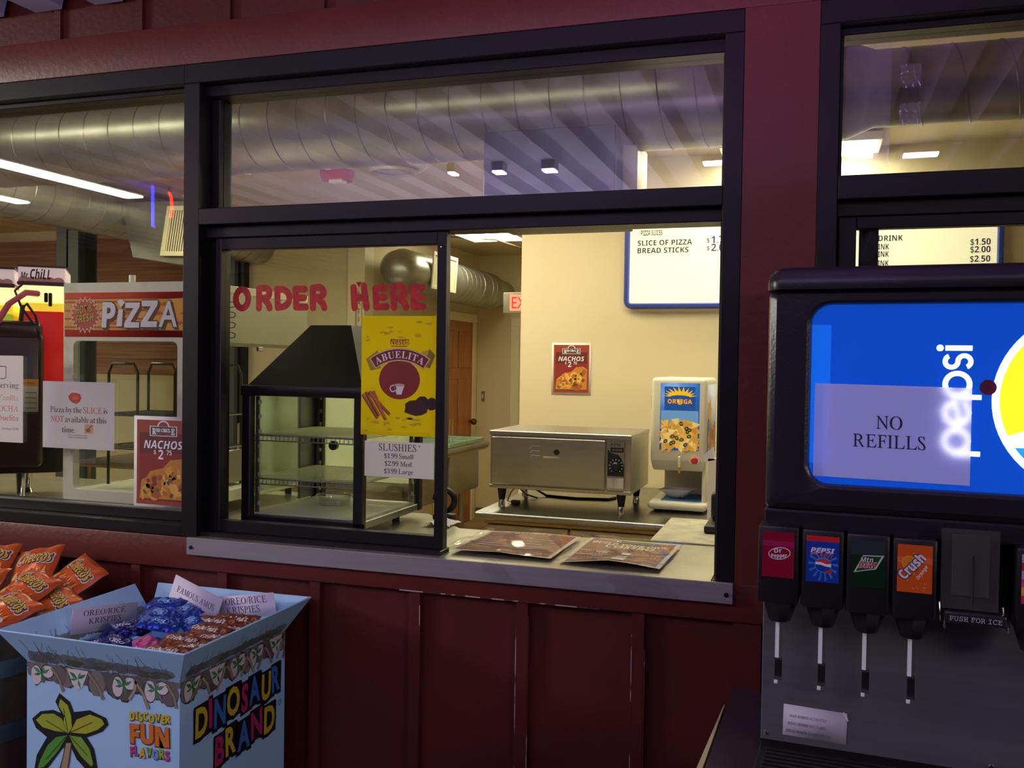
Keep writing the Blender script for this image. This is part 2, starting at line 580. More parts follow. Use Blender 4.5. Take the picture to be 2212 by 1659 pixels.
def windows():
    # window_2: the order window, fixed light above, sliding sash below on the left
    b = MB()
    frame_bar(b, -1.752, -0.173, 2.345, 2.40)
    frame_bar(b, -1.752, -0.173, 2.312, 2.345, 0.015)
    frame_bar(b, -1.752, -1.70, 1.031, 2.345)
    frame_bar(b, -1.70, -1.672, 1.031, 2.312, 0.04)
    frame_bar(b, -0.218, -0.173, 1.031, 2.345)
    frame_bar(b, -0.226, -0.218, 1.031, 2.312, 0.03)
    frame_bar(b, -1.70, -0.218, 1.937, 1.984)
    frame_bar(b, -1.70, -0.218, 1.903, 1.937, 0.012)
    frame_bar(b, -1.672, -0.226, 1.984, 1.993, 0.03)
    frame_bar(b, -1.70, -0.94, 1.031, 1.046, -0.005, 0.06)
    w2 = struct(b, 'window_2', label='middle dark framed order window with a sliding sash')
    ROOTM[w2] = Matrix()
    g = MB(); g.box(-1.672, -0.226, 0.057, 0.063, 1.993, 2.312, GLASS); g.build('pane', w2)
    s = MB()
    s.box(-1.668, -1.648, 0.018, 0.050, 1.046, 1.902, BRONZE, 0.002, 1)
    s.box(-0.970, -0.943, 0.018, 0.050, 1.046, 1.902, BRONZE, 0.002, 1)
    s.box(-1.648, -0.970, 0.018, 0.050, 1.868, 1.902, BRONZE, 0.002, 1)
    s.box(-1.648, -0.970, 0.018, 0.050, 1.046, 1.080, BRONZE, 0.002, 1)
    s.ball((-0.957, 0.017, 1.86), 0.003, CHROME, 8, 6)
    sash = s.build('sliding_sash', w2)
    ROOTM[sash] = Matrix()
    g = MB(); g.box(-1.648, -0.970, 0.037, 0.042, 1.080, 1.868, GLASS); g.build('pane', sash)
    # ORDER HERE in brushed red paint on the sash glass
    paint = mat('red_window_paint', 'd0261a', 0.5, var=0.6, vscale=60, vcol='a01618')
    a = MB()
    def st(pts, r=0.0100):
        """one brush stroke: ribbons between sharp corners, round ends, each on its own hair-thin coat"""
        i = a.mi(paint)
        runs, cur = [], [pts[0]]
        for k in range(1, len(pts)):
            cur.append(pts[k])
            if k < len(pts) - 1:
                d0 = math.atan2(pts[k][1] - pts[k - 1][1], pts[k][0] - pts[k - 1][0])
                d1 = math.atan2(pts[k + 1][1] - pts[k][1], pts[k + 1][0] - pts[k][0])
                if abs((d1 - d0 + PI) % (2 * PI) - PI) > 0.6:
                    runs.append(cur); cur = [pts[k]]
        runs.append(cur)
        for run in runs:
            P = []
            for (x0, z0), (x1, z1) in zip(run, run[1:]):
                n = max(1, int(math.hypot(x1 - x0, z1 - z0) / 0.004))
                P += [(x0 + (x1 - x0) * k / n, z0 + (z1 - z0) * k / n) for k in range(n)]
            P.append(run[-1])
            N = len(P)
            L, R = [], []
            for k, (x, z) in enumerate(P):
                p, q = P[max(k - 2, 0)], P[min(k + 2, N - 1)]
                d = math.hypot(q[0] - p[0], q[1] - p[1]) or 1
                rr = r * (1 + 0.035 * math.sin(k * 0.9 + run[0][0] * 90))
                nx, nz = -(q[1] - p[1]) / d * rr, (q[0] - p[0]) / d * rr
                L.append(a.bm.verts.new((x + nx, 0.0362 + st.z, z + nz))); R.append(a.bm.verts.new((x - nx, 0.0362 + st.z, z - nz)))
            for k in range(N - 1): a.face([L[k], R[k], R[k + 1], L[k + 1]], i)
            for x, z in (P[0], P[-1]):
                st.z -= 0.00004
                a.face([a.bm.verts.new((x + r * math.cos(2 * PI * j / 18), 0.0362 + st.z, z + r * math.sin(2 * PI * j / 18))) for j in range(18)], i)
            st.z -= 0.00004
        if st.z < -0.0012: st.z = -0.00002
    st.z = 0.0
    def arc(cx, cz, rx, rz, t0, t1, n=14):
        return [(cx + rx * math.cos(math.radians(t0 + (t1 - t0) * k / n)), cz + rz * math.sin(math.radians(t0 + (t1 - t0) * k / n))) for k in range(n + 1)]
    zb, zt = 1.700, 1.756
    zm = (zb + zt) / 2
    st(arc(-1.589, zm - 0.001, 0.021, 0.027, 90, 450, 24))
    def Rr(x, sl=0):
        st([(x, zb), (x - sl, zt)])
        st([(x - sl, zt)] + arc(x + 0.018 - sl, zm + 0.015, 0.017, 0.0145, 90, -90) + [(x + 0.003, zm)])
        st([(x + 0.014, zm), (x + 0.031, zb + 0.012), (x + 0.036, zb)])
    def Ee(x, w=0.03):
        st([(x + w, zt - 0.003), (x, zt - 0.003), (x + 0.003, zb + 0.002), (x + w + 0.004, zb + 0.002)])
        st([(x + 0.002, zm), (x + w - 0.002, zm)])
    Rr(-1.532)
    st([(-1.469, zb + 0.001), (-1.472, zt - 0.002)]); st([(-1.472, zt - 0.004)] + arc(-1.462, zm, 0.031, 0.026, 75, -75) + [(-1.469, zb + 0.002)])
    Ee(-1.412)
    Rr(-1.355, 0.002)
    st([(-1.224, zb), (-1.228, zt)]); st([(-1.187, zb), (-1.196, zt + 0.004)]); st([(-1.226, zm), (-1.192, zm)])
    Ee(-1.160); Rr(-1.103, 0.004); Ee(-1.046, 0.026)
    a.build('painted_lettering', sash, 'red brush painted letters reading ORDER HERE')

    # window_1 on the left
    b = MB()
    frame_bar(b, -3.60, -1.752, 2.345, 2.40)
    frame_bar(b, -3.60, -1.752, 2.330, 2.345, 0.015)
    frame_bar(b, -3.60, -3.55, 1.031, 2.345)
    frame_bar(b, -3.55, -1.752, 1.031, 1.064)
    frame_bar(b, -3.55, -1.752, 1.064, 1.094, 0.03)
    w1 = struct(b, 'window_1', label='left dark framed fixed window')
    ROOTM[w1] = Matrix()
    g = MB(); g.box(-3.55, -1.752, 0.057, 0.063, 1.094, 2.330, GLASS); g.build('pane', w1)
    s = MB(); s.box(-3.55, -1.752, 0.036, 0.054, 1.094, 1.0975, STEELD); s.build('lit_edge', w1)  # steel strip put in for the lit edge of the frame
    # window_3 on the right
    b = MB()
    frame_bar(b, -0.004, 1.70, 2.345, 2.40)
    frame_bar(b, -0.004, 1.70, 2.328, 2.345, 0.02)
    frame_bar(b, -0.004, 0.042, 1.031, 2.345)
    frame_bar(b, 0.042, 0.050, 1.031, 2.328, 0.03)
    frame_bar(b, 1.64, 1.70, 1.031, 2.345)
    frame_bar(b, 0.042, 1.64, 1.940, 1.995)
    frame_bar(b, 0.042, 1.64, 1.905, 1.940, 0.012)
    frame_bar(b, 0.042, 1.64, 1.995, 2.004, 0.03)
    frame_bar(b, -0.004, 1.70, 1.031, 1.06)
    w3 = struct(b, 'window_3', label='right dark framed window behind the drink machine')
    ROOTM[w3] = Matrix()
    g = MB(); g.box(0.050, 1.64, 0.057, 0.063, 2.004, 2.328, GLASS); g.build('pane', w3)
    s = MB()
    s.box(0.046, 0.086, 0.018, 0.050, 1.06, 1.905, BRONZE, 0.002, 1)
    s.box(0.80, 0.83, 0.018, 0.050, 1.06, 1.905, BRONZE, 0.002, 1)
    s.box(0.086, 0.80, 0.018, 0.050, 1.876, 1.905, BRONZE, 0.002, 1)
    s.box(0.086, 0.80, 0.018, 0.050, 1.06, 1.095, BRONZE, 0.002, 1)
    sash = s.build('sliding_sash', w3); ROOTM[sash] = Matrix()
    g = MB(); g.box(0.086, 0.80, 0.037, 0.042, 1.095, 1.876, GLASS); g.build('pane', sash)
    s = MB()
    s.box(0.094, 0.137, 0.056, 0.088, 1.06, 1.905, BLACKM, 0.002, 1)
    s.build('rear_stile', w3)

def rooms():
    tile = mat('floor_tile', 'a98c62', 0.45, var=0.5, vscale=3, vcol='8f7450')
    conc = mat('hall_floor', '3a3234', 0.5, var=0.5, vscale=4, vcol='2b2527')
    b = MB(); b.box(-7, 5, -7.5, 0.05, -0.05, 0, conc); b.box(-7.2, 3.2, 0.05, 6.6, -0.05, 0, tile)
    for k in range(0, 22):
        y = 0.2 + 0.3 * k
        b.box(-7.2, 3.2, y, y + 0.006, 0, 0.0008, mat('grout', '5e4c36', 0.8))
        b.box(-7 + 0.45 * k, -7 + 0.45 * k + 0.006, 0.1, 6.5, 0, 0.0008, mat('grout', '5e4c36', 0.8))
    struct(b, 'floor')
    # corrugated deck over the hall
    deck = mat('deck_paint', 'c9c4d6', 0.5, 0.0, var=0.5, vscale=3, vcol='a49cb4')
    d = MB()
    x = -6.9
    prof = []
    while x < 5:
        prof += [(x, 2.68), (x + 0.085, 2.68), (x + 0.105, 2.605), (x + 0.205, 2.605), (x + 0.225, 2.68)]
        x += 0.225
    i = d.mi(deck)
    A = [d.bm.verts.new((p, -7.4, z)) for p, z in prof]
    B = [d.bm.verts.new((p, -0.02, z)) for p, z in prof]
    C = [d.bm.verts.new((p, -0.02, 2.72)) for p, z in prof]
    D = [d.bm.verts.new((p, -7.4, 2.72)) for p, z in prof]
    for k in range(len(prof) - 1):
        d.face([A[k], A[k + 1], B[k + 1], B[k]], i)
        d.face([D[k], C[k], C[k + 1], D[k + 1]], i)
    struct(d, 'ceiling_hall', label='corrugated ceiling deck over the hall')
    c = MB(); c.box(-7.2, 3.2, 0.10, 6.6, 2.62, 2.70, CREAM)
    struct(c, 'ceiling')
    h = mat('hall_wall', '4a2626', 0.7, var=0.4, vscale=3, vcol='3a1c1e')
    b = MB(); b.box(-7, 5, -7.5, -7.4, 0, 2.7, h); struct(b, 'wall_hall_rear')
    b = MB(); b.box(-7, -6.9, -7.4, 0, 0, 2.7, h); struct(b, 'wall_hall_left')
    b = MB(); b.box(4.9, 5, -7.4, 0, 0, 2.7, h); struct(b, 'wall_hall_right')
    # kitchen shell
    b = MB(); b.box(-1.515, 3.2, 2.5, 2.62, 0, 2.62, CREAM); b.box(-1.515, -1.40, 2.62, 6.5, 0, 2.62, CREAM)
    struct(b, 'wall_back', label='cream painted kitchen back wall with poster and menu board')
    b = MB(); b.box(3.1, 3.2, 0.10, 2.5, 0, 2.62, CREAM); struct(b, 'wall_right')
    b = MB(); b.box(-7.2, -7.1, 0.10, 4.05, 0, 2.62, mat('plank_wall', '8a5f4a', 0.6, var=0.8, vscale=2.2, vcol='6b4636', stretch=(1, 0.5, 12))); struct(b, 'wall_left')
    b = MB(); b.box(-7.2, -3.36, 4.05, 4.15, 0, 2.62, CREAM); struct(b, 'wall_rear_left')
    b = MB(); b.box(-3.36, -3.22, 4.00, 4.15, 0, 2.62, CREAMT); struct(b, 'trim_4', label='end post of the rear partition wall, paler cream for the lamplight on it')  # paler cream stands for the lamplight on this wall end
    b = MB(); b.box(-3.36, -3.22, 4.15, 6.5, 0, 2.62, CREAM); struct(b, 'wall_corridor_left')
    b = MB(); b.box(-3.36, -1.40, 6.47, 6.6, 0, 2.62, CREAM); struct(b, 'wall_corridor_end')
    b = MB(); b.box(-6, 3.2, 0.10, 0.12, 0, 1.0, CREAM); b.box(-6, 3.2, 0.10, 0.12, 2.42, 2.62, CREAM); struct(b, 'wall_front_inner')
    # corridor baseboards
    b = MB(); b.box(-3.21, -1.52, 6.455, 6.47, 0, 0.1, mat('dark_base', '6b5a44', 0.6)); struct(b, 'baseboard_corridor')
    # boards put in for the pinkish ceiling ribs mirrored in the left window
    pl = mat('mirrored_ribs', 'b88a72', 0.6, var=0.8, vscale=2.5, vcol='94664f', stretch=(0.6, 1, 14))
    b = MB()
    for k in range(9):
        z = 1.42 + 0.125 * k
        b.box(-7.1, -4.42, 4.03, 4.05, z, z + 0.118, pl, 0.003, 1)
    struct(b, 'trim_5', label='brown boards on the far left wall standing for ribs mirrored in the glass')
    # doors
    oak = mat('oak_door', 'c07a3c', 0.4, var=0.8, vscale=3, vcol='a2622e', stretch=(8, 8, 0.7))
    b = MB()
    X = -3.215
    b.box(X - 0.01, X + 0.012, 5.45, 6.28, 0.01, 1.94, oak)
    for y0, y1 in ((5.52, 5.83), (5.90, 6.21)):
        for z0, z1 in ((0.15, 0.75), (0.85, 1.40), (1.50, 1.85)):
            b.box(X + 0.012, X + 0.02, y0, y1, z0, z1, oak, 0.006, 1)
    d1 = struct(b, 'door_1', label='brown panelled wooden door at the end of the back corridor'); ROOTM[d1] = Matrix()
    t = MB()
    t.box(X - 0.005, X + 0.025, 6.28, 6.37, 0, 1.945, CREAMT, 0.004, 1)
    t.box(X - 0.005, X + 0.025, 5.36, 5.45, 0, 1.945, CREAMT, 0.004, 1)
    t.box(X - 0.005, X + 0.025, 5.36, 6.37, 1.945, 2.03, CREAMT, 0.004, 1)
    t.build('door_frame', d1)
    k = MB(); k.cyl((X, 6.19, 0.98), (X + 0.05, 6.19, 0.98), 0.012, mat('brass', '7a5a2a', 0.3, 0.9)); k.ball((X + 0.07, 6.19, 0.98), 0.032, mat('brass', '7a5a2a', 0.3, 0.9)); k.build('door_knob', d1)
    k = MB(); k.box(-3.165, -3.135, 6.455, 6.47, 1.17, 1.27, mat('switch_plate', '8d8468', 0.4, 0.6)); k.box(-3.156, -3.144, 6.448, 6.456, 1.20, 1.24, WHITEP); 
    k.solo('light_switch', 'small switch plate on the corridor wall beside the wooden door', 'switch')
    b = MB()
    b.box(-2.86, -2.77, 6.44, 6.47, 0, 1.92, CREAMT, 0.004, 1)
    b.box(-2.86, -1.55, 6.44, 6.47, 1.92, 2.0, CREAMT, 0.004, 1)
    b.box(-2.77, -1.62, 6.455, 6.47, 0, 1.92, mat('pale_door', 'd8cfa8', 0.5))
    struct(b, 'door_2', label='pale door in the end wall behind the wall corner')

red_wall(); windows(); rooms()

# ---------------------------------------------------------------- lamps of the place, and hidden lights added to brighten the kitchen
def ceiling_light(x0, x1, y0, y1, z, s, label, group=None, col='fff2cf', hang=0.0):
    t = thing('ceiling_light', label, 'ceiling light', ((x0 + x1) / 2, (y0 + y1) / 2, z), group)
    f = MB()
    f.box(x0 - 0.03, x1 + 0.03, y0 - 0.03, y1 + 0.03, z + 0.012, z + 0.05, WHITEP, 0.004, 1)
    f.build('housing', t)
    d = MB(); d.box(x0, x1, y0, y1, z, z + 0.014, glow(col, s), 0.004, 1); d.build('diffuser', t)
    if hang:
        for y in (y0 + 0.1, y1 - 0.1):
            r = MB(); r.cyl(((x0 + x1) / 2, y, z + 0.05), ((x0 + x1) / 2, y, 2.62), 0.006, STEELD, n=8); r.build('hanger_rod', t)
    return t

KL = 'f4edca'
ceiling_light(-1.75, -0.75, 1.45, 1.75, 2.57, 14, 'unseen troffer light on the ceiling behind the big round duct', col=KL)  # kitchen light kept out of view behind the duct
ceiling_light(-3.60, -2.60, 1.45, 1.75, 2.57, 24, 'added unseen light on the ceiling above the pizza cabinet', col=KL)  # added out of view to light the left of the kitchen
ceiling_light(-2.45, -1.90, 1.80, 2.04, 2.57, 34, 'added light on the ceiling hidden behind the duct, nearer the alarm', col=KL)  # added behind the duct to brighten the end post
ceiling_light(-0.75, -0.15, 1.03, 1.20, 2.58, 36, 'added light on the ceiling hidden behind the duct, above the cheese dispenser', col=KL)  # added behind the duct to brighten the dispenser front
ceiling_light(-6.0, -5.0, 1.45, 1.75, 2.57, 26, 'added unseen light on the ceiling at the far left of the kitchen', col=KL)  # added out of view to brighten the duct at the left
ceiling_light(-3.40, -2.30, 0.36, 0.50, 2.57, 6, 'added unseen narrow light above the left window, in front of the duct', col=KL)  # added above the window head to brighten the duct
ceiling_light(-1.60, -0.50, 0.36, 0.50, 2.57, 1.8, 'added unseen narrow light above the order window, in front of the duct', col=KL)  # added above the window head for a highlight along the duct
ceiling_light(-0.42, 0.24, 2.18, 2.42, 2.56, 34, 'bright ceiling light seen in the lower left of the right upper window', col=KL)
ceiling_light(-2.75, -2.33, 4.45, 5.08, 2.57, 15, 'bright ceiling light at the mouth of the back corridor', col=KL)
ceiling_light(-3.93, -3.81, -2.17, -0.95, 2.50, 26, 'bare fluorescent strip on the hall ceiling mirrored in the left window, longer streak', 'hall fluorescent strips', 'fff4dc')
ceiling_light(-4.76, -4.66, -2.17, -1.80, 2.50, 26, 'bare fluorescent strip on the hall ceiling mirrored at the left photo edge', 'hall fluorescent strips', 'fff4dc')
# neon tubes in the hall, mirrored in the left window
def neon(nm, pts, c, label):
    t = thing('neon_tube', label, 'neon light', pts[0], 'neon tubes mirrored in the left window')
    b = MB(); b.tube(pts, 0.006, glow(c, 45), 8); b.build('tube', t)
    b = MB(); b.cyl(pts[0], V(pts[0]) + V((0, 0, 0.03)), 0.010, BLACK, n=10); b.build('end_cap', t)
neon('b', [(-3.913, -2.38, 2.648), (-3.912, -2.38, 2.5), (-3.910, -2.38, 2.37), (-3.90, -2.38, 2.363)], '2a2aff', 'straight blue neon tube mirrored at the top of the left window')
neon('r', [(-3.792, -2.38, 2.572), (-3.775, -2.38, 2.54), (-3.770, -2.38, 2.48), (-3.777, -2.38, 2.416)], 'ff1a10', 'curved red neon tube mirrored beside the blue one')
neon('r', [(-3.68, -2.38, 2.548), (-3.662, -2.38, 2.52), (-3.656, -2.38, 2.47), (-3.66, -2.38, 2.40)], 'ff1a10', 'curved red neon tube mirrored right beside the dark mullion')

# small purple-white lamps on the hall ceiling, seen mirrored in the upper panes
for k, (x, y) in enumerate(((-1.85, -2.21), (-1.60, -2.235), (-1.33, -2.255), (-0.49, -2.28), (0.19, -2.29), (0.45, -2.33))):
    b = MB()
    wdt = (0.035, 0.055, 0.065, 0.11, 0.10, 0.15)[k]
    b.box(x - wdt / 2, x + wdt / 2, y - 0.035, y + 0.035, 2.55, 2.56, glow('d8c8ff', 30))
    b.box(x - wdt / 2 - 0.004, x + wdt / 2 + 0.004, y - 0.037, y + 0.037, 2.56, 2.605, mat('deck_paint', 'c9c4d6', 0.5))
    b.solo('ceiling_spotlight', ('purple white spotlight mirrored leftmost in the middle upper pane', 'purple white spotlight mirrored second from left on the dark duct box',
           'purple white spotlight mirrored third from left on the dark duct box', 'purple white spotlight mirrored at the right edge of the middle upper pane',
           'purple white spotlight mirrored beside the bright kitchen lamp in right pane', 'purple white spotlight mirrored rightmost, in the right upper pane')[k], 'spotlight', 'hall spotlights mirrored in the glass')
# ================================================================ ducts and ceiling fittings
def spiral(pts_fn, L, r, pitch, n=30):
    """polyline of a helical seam; pts_fn(s, angle) -> point"""
    N = int(L / pitch * n)
    return [pts_fn(L * k / N, 2 * PI * k / n) for k in range(N + 1)]

def duct_front():
    t = thing('round_duct', 'large round spiral metal duct running along the ceiling behind the upper panes', 'duct', (-1.5, 0.85, 2.43))
    b = MB(); r = 0.150; y, z = 0.85, 2.43
    b.lathe((-6.2, y, z), (1, 0, 0), [(r, 0), (r, 6.2), (r * 1.0, 6.28), (0.118, 6.36), (0.118, 8.4)], GALV, 48)
    b.build('pipe', t)
    s = MB()
    s.tube(spiral(lambda q, a: (-6.2 + q, y + r * math.cos(a), z + r * math.sin(a)), 6.2, r, 0.12), 0.0028, STEELD, 5)
    s.build('seam', t)
    s = MB()
    s.tube(spiral(lambda q, a: (0.2 + q, y + 0.118 * math.cos(a), z + 0.118 * math.sin(a)), 1.6, r, 0.135), 0.003, STEELD, 5)
    s.build('seam', t)
    c = MB()
    c.lathe((-0.02, y, z), (1, 0, 0), [(r, -0.02), (r + 0.006, -0.012), (r + 0.006, 0.012), (r, 0.02)], GALV, 48)
    c.build('joint_collar', t)
    bx = MB()
    dk = mat('dark_duct_box', '4c4b50', 0.42, 0.75, var=0.4, vscale=4, vcol='3b3a40')
    bx.box(-1.085, -0.63, 0.69, 1.02, 2.03, 2.335, dk, 0.004, 1)
    bx.build('takeoff_box', t, 'dark rectangular sheet metal box hanging under the duct')
    q = MB(); q.box(-0.629, -0.578, 0.80, 0.99, 2.06, 2.30, CREAMT, 0.003, 1); q.build('lit_side', t, 'pale plate standing for the brightly lit side of the duct box')  # cream plate paints in the lamplit side of the box
    for x in (-2.9, -1.4, 0.6):
        h = MB(); h.box(x - 0.012, x + 0.012, y - 0.003, y + 0.003, z + 0.1, 2.62, STEELD); h.build('hanger_strap', t)
duct_front()
def duct_rear():
    t = thing('round_duct', 'round spiral duct at the left running back to the far wall', 'duct', (-4.15, 3.0, 2.38))
    x, z, r = -4.17, 2.455, 0.155
    b = MB()
    b.lathe((x, 1.03, z), (0, 1, 0), [(r, 0), (r, 3.01)], GALV, 40)
    b.build('pipe', t)
    s = MB(); s.tube(spiral(lambda q, a: (x + r * math.cos(a), 1.05 + q, z + r * math.sin(a)), 2.95, r, 0.13), 0.003, STEELD, 5)
    s.build('seam', t)
    e = MB(); e.lathe((x, 2.72, z), (0, 1, 0), [(r, -0.02), (r + 0.008, -0.01), (r + 0.008, 0.01), (r, 0.02)], GALV, 40); e.build('joint_collar', t)
    # boot with grille
    q = MB(); q.hexa([(-3.96, 2.38, 2.16), (-3.55, 2.38, 2.10), (-3.55, 2.62, 2.10), (-3.96, 2.62, 2.16), (-4.05, 2.38, 2.50), (-3.55, 2.38, 2.49), (-3.55, 2.62, 2.49), (-4.05, 2.62, 2.50)], GALV, 0.004, 1)
    q.build('takeoff_box', t)
duct_rear()
def grille(name, o, ux, uy, w, h, label, slats=9, vertical=True, face=None):
    t = thing('air_grille', label, 'air grille', o)
    ux, uy = V(ux), V(uy); n = ux.cross(uy)
    o = V(o)
    fr = MB(); fw = 0.028
    def bar(x0, x1, y0, y1, d=0.012, mb=None, m=CREAMT):
        P = lambda x, y, k: o + ux * x + uy * y + n * k
        mb.hexa([P(x0, y0, 0), P(x1, y0, 0), P(x1, y1, 0), P(x0, y1, 0), P(x0, y0, d), P(x1, y0, d), P(x1, y1, d), P(x0, y1, d)], m, 0.002, 1)
    bar(0, w, 0, fw, mb=fr); bar(0, w, h - fw, h, mb=fr); bar(0, fw, fw, h - fw, mb=fr); bar(w - fw, w, fw, h - fw, mb=fr)
    fr.build('frame', t)
    bk = MB(); bar(fw, w - fw, fw, h - fw, 0.003, bk, face or mat('vent_dark', '22211c', 0.7)); bk.build('backing', t)
    if slats:
        s = MB()
        for k in range(slats):
            if vertical:
                x = fw + (w - 2 * fw) * (k + 0.5) / slats
                bar(x - 0.004, x + 0.004, fw, h - fw, 0.009, s)
            else:
                y = fw + (h - 2 * fw) * (k + 0.5) / slats
                bar(fw, w - fw, y - 0.004, y + 0.004, 0.009, s)
        s.build('slats', t)
    return t
grille('air_grille', (-3.745, 2.37, 2.165), V((1, 0, -0.03)).normalized(), V((0.17, 0, 1)).normalized(), 0.22, 0.30, 'slatted air grille on the duct box at the top right of the left window', 10)

def duct_corridor():
    t = thing('round_duct', 'round duct in the back corridor ending near the lit exit sign', 'duct', (-2.95, 4.7, 2.22))
    x, z, r = -2.96, 2.235, 0.165
    b = MB()
    b.lathe((x, 3.95, z), (0, 1, 0), [(0, -0.02), (0.06, -0.015), (0.11, 0.01), (0.145, 0.06), (r, 0.14), (r, 2.1), (0.155, 2.16), (0.13, 2.3), (0.13, 2.5)], GALV, 40)
    b.build('pipe', t)
    s = MB(); s.tube(spiral(lambda q, a: (x + r * math.cos(a), 4.95 + q, z + r * math.sin(a)), 1.05, r, 0.11), 0.003, STEELD, 5)
    s.build('seam', t)
    w = MB()
    w.tube([(x, 4.9, z + r), (x, 4.9, 2.6), (-2.5, 4.9, 2.56), (-2.3, 5.2, 2.5)], 0.008, mat('old_pipe', '5a4a34', 0.6), 8)
    w.build('conduit', t)
duct_corridor()
grille('air_grille', (-2.80, 4.27, 2.115), (0, 1, 0), V((0.06, 0, 1)).normalized(), 0.50, 0.285, 'white framed square vent on the corridor duct above the word HERE', 0, face=mat('vent_pale', 'cfd6b4', 0.5))

# red alarm, round diffuser, exit sign
t = thing('smoke_alarm', 'red round alarm strobe on the ceiling above the lettered sash', 'alarm', (-2.58, 2.40, 2.62))
b = MB(); b.lathe((-2.58, 2.40, 2.62), (0, 0, -1), [(0, 0), (0.095, 0), (0.10, 0.02), (0.085, 0.055), (0, 0.062)], mat('alarm_red', 'b3201f', 0.35), 32); b.build('housing', t)
b = MB(); b.box(-2.60, -2.52, 2.34, 2.40, 2.545, 2.565, clear('strobe_lens', 'ffffff', 0.1, 0.2, haze=0.4, hcol='ffffff')); b.build('strobe_lens', t)
t = thing('ceiling_diffuser', 'round metal air diffuser on the ceiling below the big duct', 'air diffuser', (-2.17, 2.25, 2.62))
b = MB(); b.lathe((-2.17, 2.25, 2.62), (0, 0, -1), [(0, 0.035), (0.10, 0.05), (0.17, 0.04), (0.195, 0.018), (0.20, 0.0)], mat('diffuser_metal', 'cfcab4', 0.35, 0.8), 40); b.build('outer_cone', t)
b = MB(); b.lathe((-2.17, 2.25, 2.62), (0, 0, -1), [(0.10, 0.052), (0.12, 0.062), (0.14, 0.05), (0.10, 0.04)], mat('diffuser_metal', 'cfcab4', 0.35, 0.8), 40); b.build('inner_ring', t)

t = thing('exit_sign', 'red lit exit sign hung from the corridor ceiling, half behind the wall corner', 'exit sign', (-2.2, 4.6, 2.62))
b = MB(); b.box(-2.325, -2.03, 4.60, 4.68, 1.945, 2.105, WHITEP, 0.006, 2); b.build('case', t)
a = Art((-2.27, 4.599, 1.962), (1, 0, 0), (0, 0, 1), mk=lambda c: glow(c, 1.3))
a.rect(0, 0, 0.235, 0.126, 'ff8d6a', 1); a.text('EXIT', 0.1175, 0.018, 0.09, 'ff2a1c', 2, 'sans', w=0.2)
a.build('lit_face', t, 'glowing red face reading EXIT')
b = MB(); b.cyl((-2.17, 4.64, 2.105), (-2.17, 4.64, 2.62), 0.006, WHITEP, n=8); b.build('hanging_rod', t)

# vertical sign on the end post
t = thing('vertical_sign', 'narrow vertical sign with red arrow on the pale end post', 'sign', (-3.265, 3.995, 1.8))
a = Art((-3.292, 3.997, 1.30), (1, 0, 0), (0, 0, 1))
a.sheet(0.055, 0.80, 'efe6c4', 0.002)
a.rect(0, 0, 0.004, 0.80, 'a03020', 1); a.rect(0.051, 0, 0.055, 0.80, 'a03020', 1)
a.poly([(0.004, 0.845), (0.05, 0.845), (0.027, 0.805)], 'c4252a', 1)
for k, ch in enumerate('EXTINGUISHER'):
    a.text(ch, 0.0275, 0.735 - 0.062 * k, 0.036, '7a2a20', 2, 'sans')
a.build('sign_strip', t)

# steel column seen through the left window
b = MB()
for x0, x1, y0, y1 in ((-5.14, -4.95, 3.0, 3.015), (-5.14, -4.95, 3.17, 3.185), (-5.052, -5.038, 3.0, 3.185)):
    b.box(x0, x1, y0, y1, 0, 2.62, mat('column_grey', '62676a', 0.45, 0.3))
b.solo('steel_column', 'grey steel column standing in the dark left of the kitchen', 'column')
b = MB(); b.box(-4.38, -4.30, 3.92, 4.04, 0, 2.62, mat('column_grey', '62676a', 0.45, 0.3)); b.box(-4.30, -4.25, 3.97, 4.04, 0, 2.62, BLACKM); b.solo('steel_column', 'grey steel column against the rear wall, beside the left edge of the sash glass', 'column')

# ================================================================ kitchen
def sink():
    t = thing('steel_sink', 'long stainless sink with rolled rim running back along the left side', 'sink', (-2.8, 3.4, 0))
    b = MB()
    X0, X1, Y0, Y1 = -3.16, -2.37, 2.35, 4.42
    n = 3
    wy = (Y1 - Y0) / n
    b.box(X0, X1, Y0, Y1, 0.90, 0.915, STEEL)
    for k in range(n):
        y0, y1 = Y0 + wy * k + 0.05, Y0 + wy * (k + 1) - 0.05
        b.box(X0 + 0.06, X1 - 0.05, y0, y1, 0.60, 0.92, STEEL, 0.02, 2)
        b.box(X0 + 0.08, X1 - 0.07, y0 + 0.02, y1 - 0.02, 0.918, 0.922, mat('sink_well', '6f7068', 0.3, 0.9))
    b.build('basin', t)
    r = MB()
    r.tube([(X0, Y0, 0.935), (X1 - 0.03, Y0, 0.935), (X1, Y0 + 0.03, 0.935), (X1, Y1 - 0.03, 0.935), (X1 - 0.03, Y1, 0.935), (X0, Y1, 0.935)], 0.022, STEEL, 12)
    r.build('rolled_rim', t)
    s = MB(); s.box(X0 - 0.03, X0, Y0, Y1, 0.90, 1.18, STEEL, 0.004, 1); s.build('backsplash', t)
    for x in (X0 + 0.1, X1 - 0.12):
        for y in (Y0 + 0.15, Y1 - 0.25):
            l = MB(); l.cyl((x, y, 0), (x, y, 0.62), 0.022, STEELD, n=14); l.build('leg', t)
    f = MB(); f.tube([(X0 + 0.03, 3.4, 0.93), (X0 + 0.03, 3.4, 1.22), (X0 + 0.10, 3.4, 1.28), (X0 + 0.3, 3.4, 1.27), (X0 + 0.33, 3.4, 1.2)], 0.014, CHROME, 10); f.build('faucet', t)
sink()
gp = mat('green_rack', 'a6c4a4', 0.45)
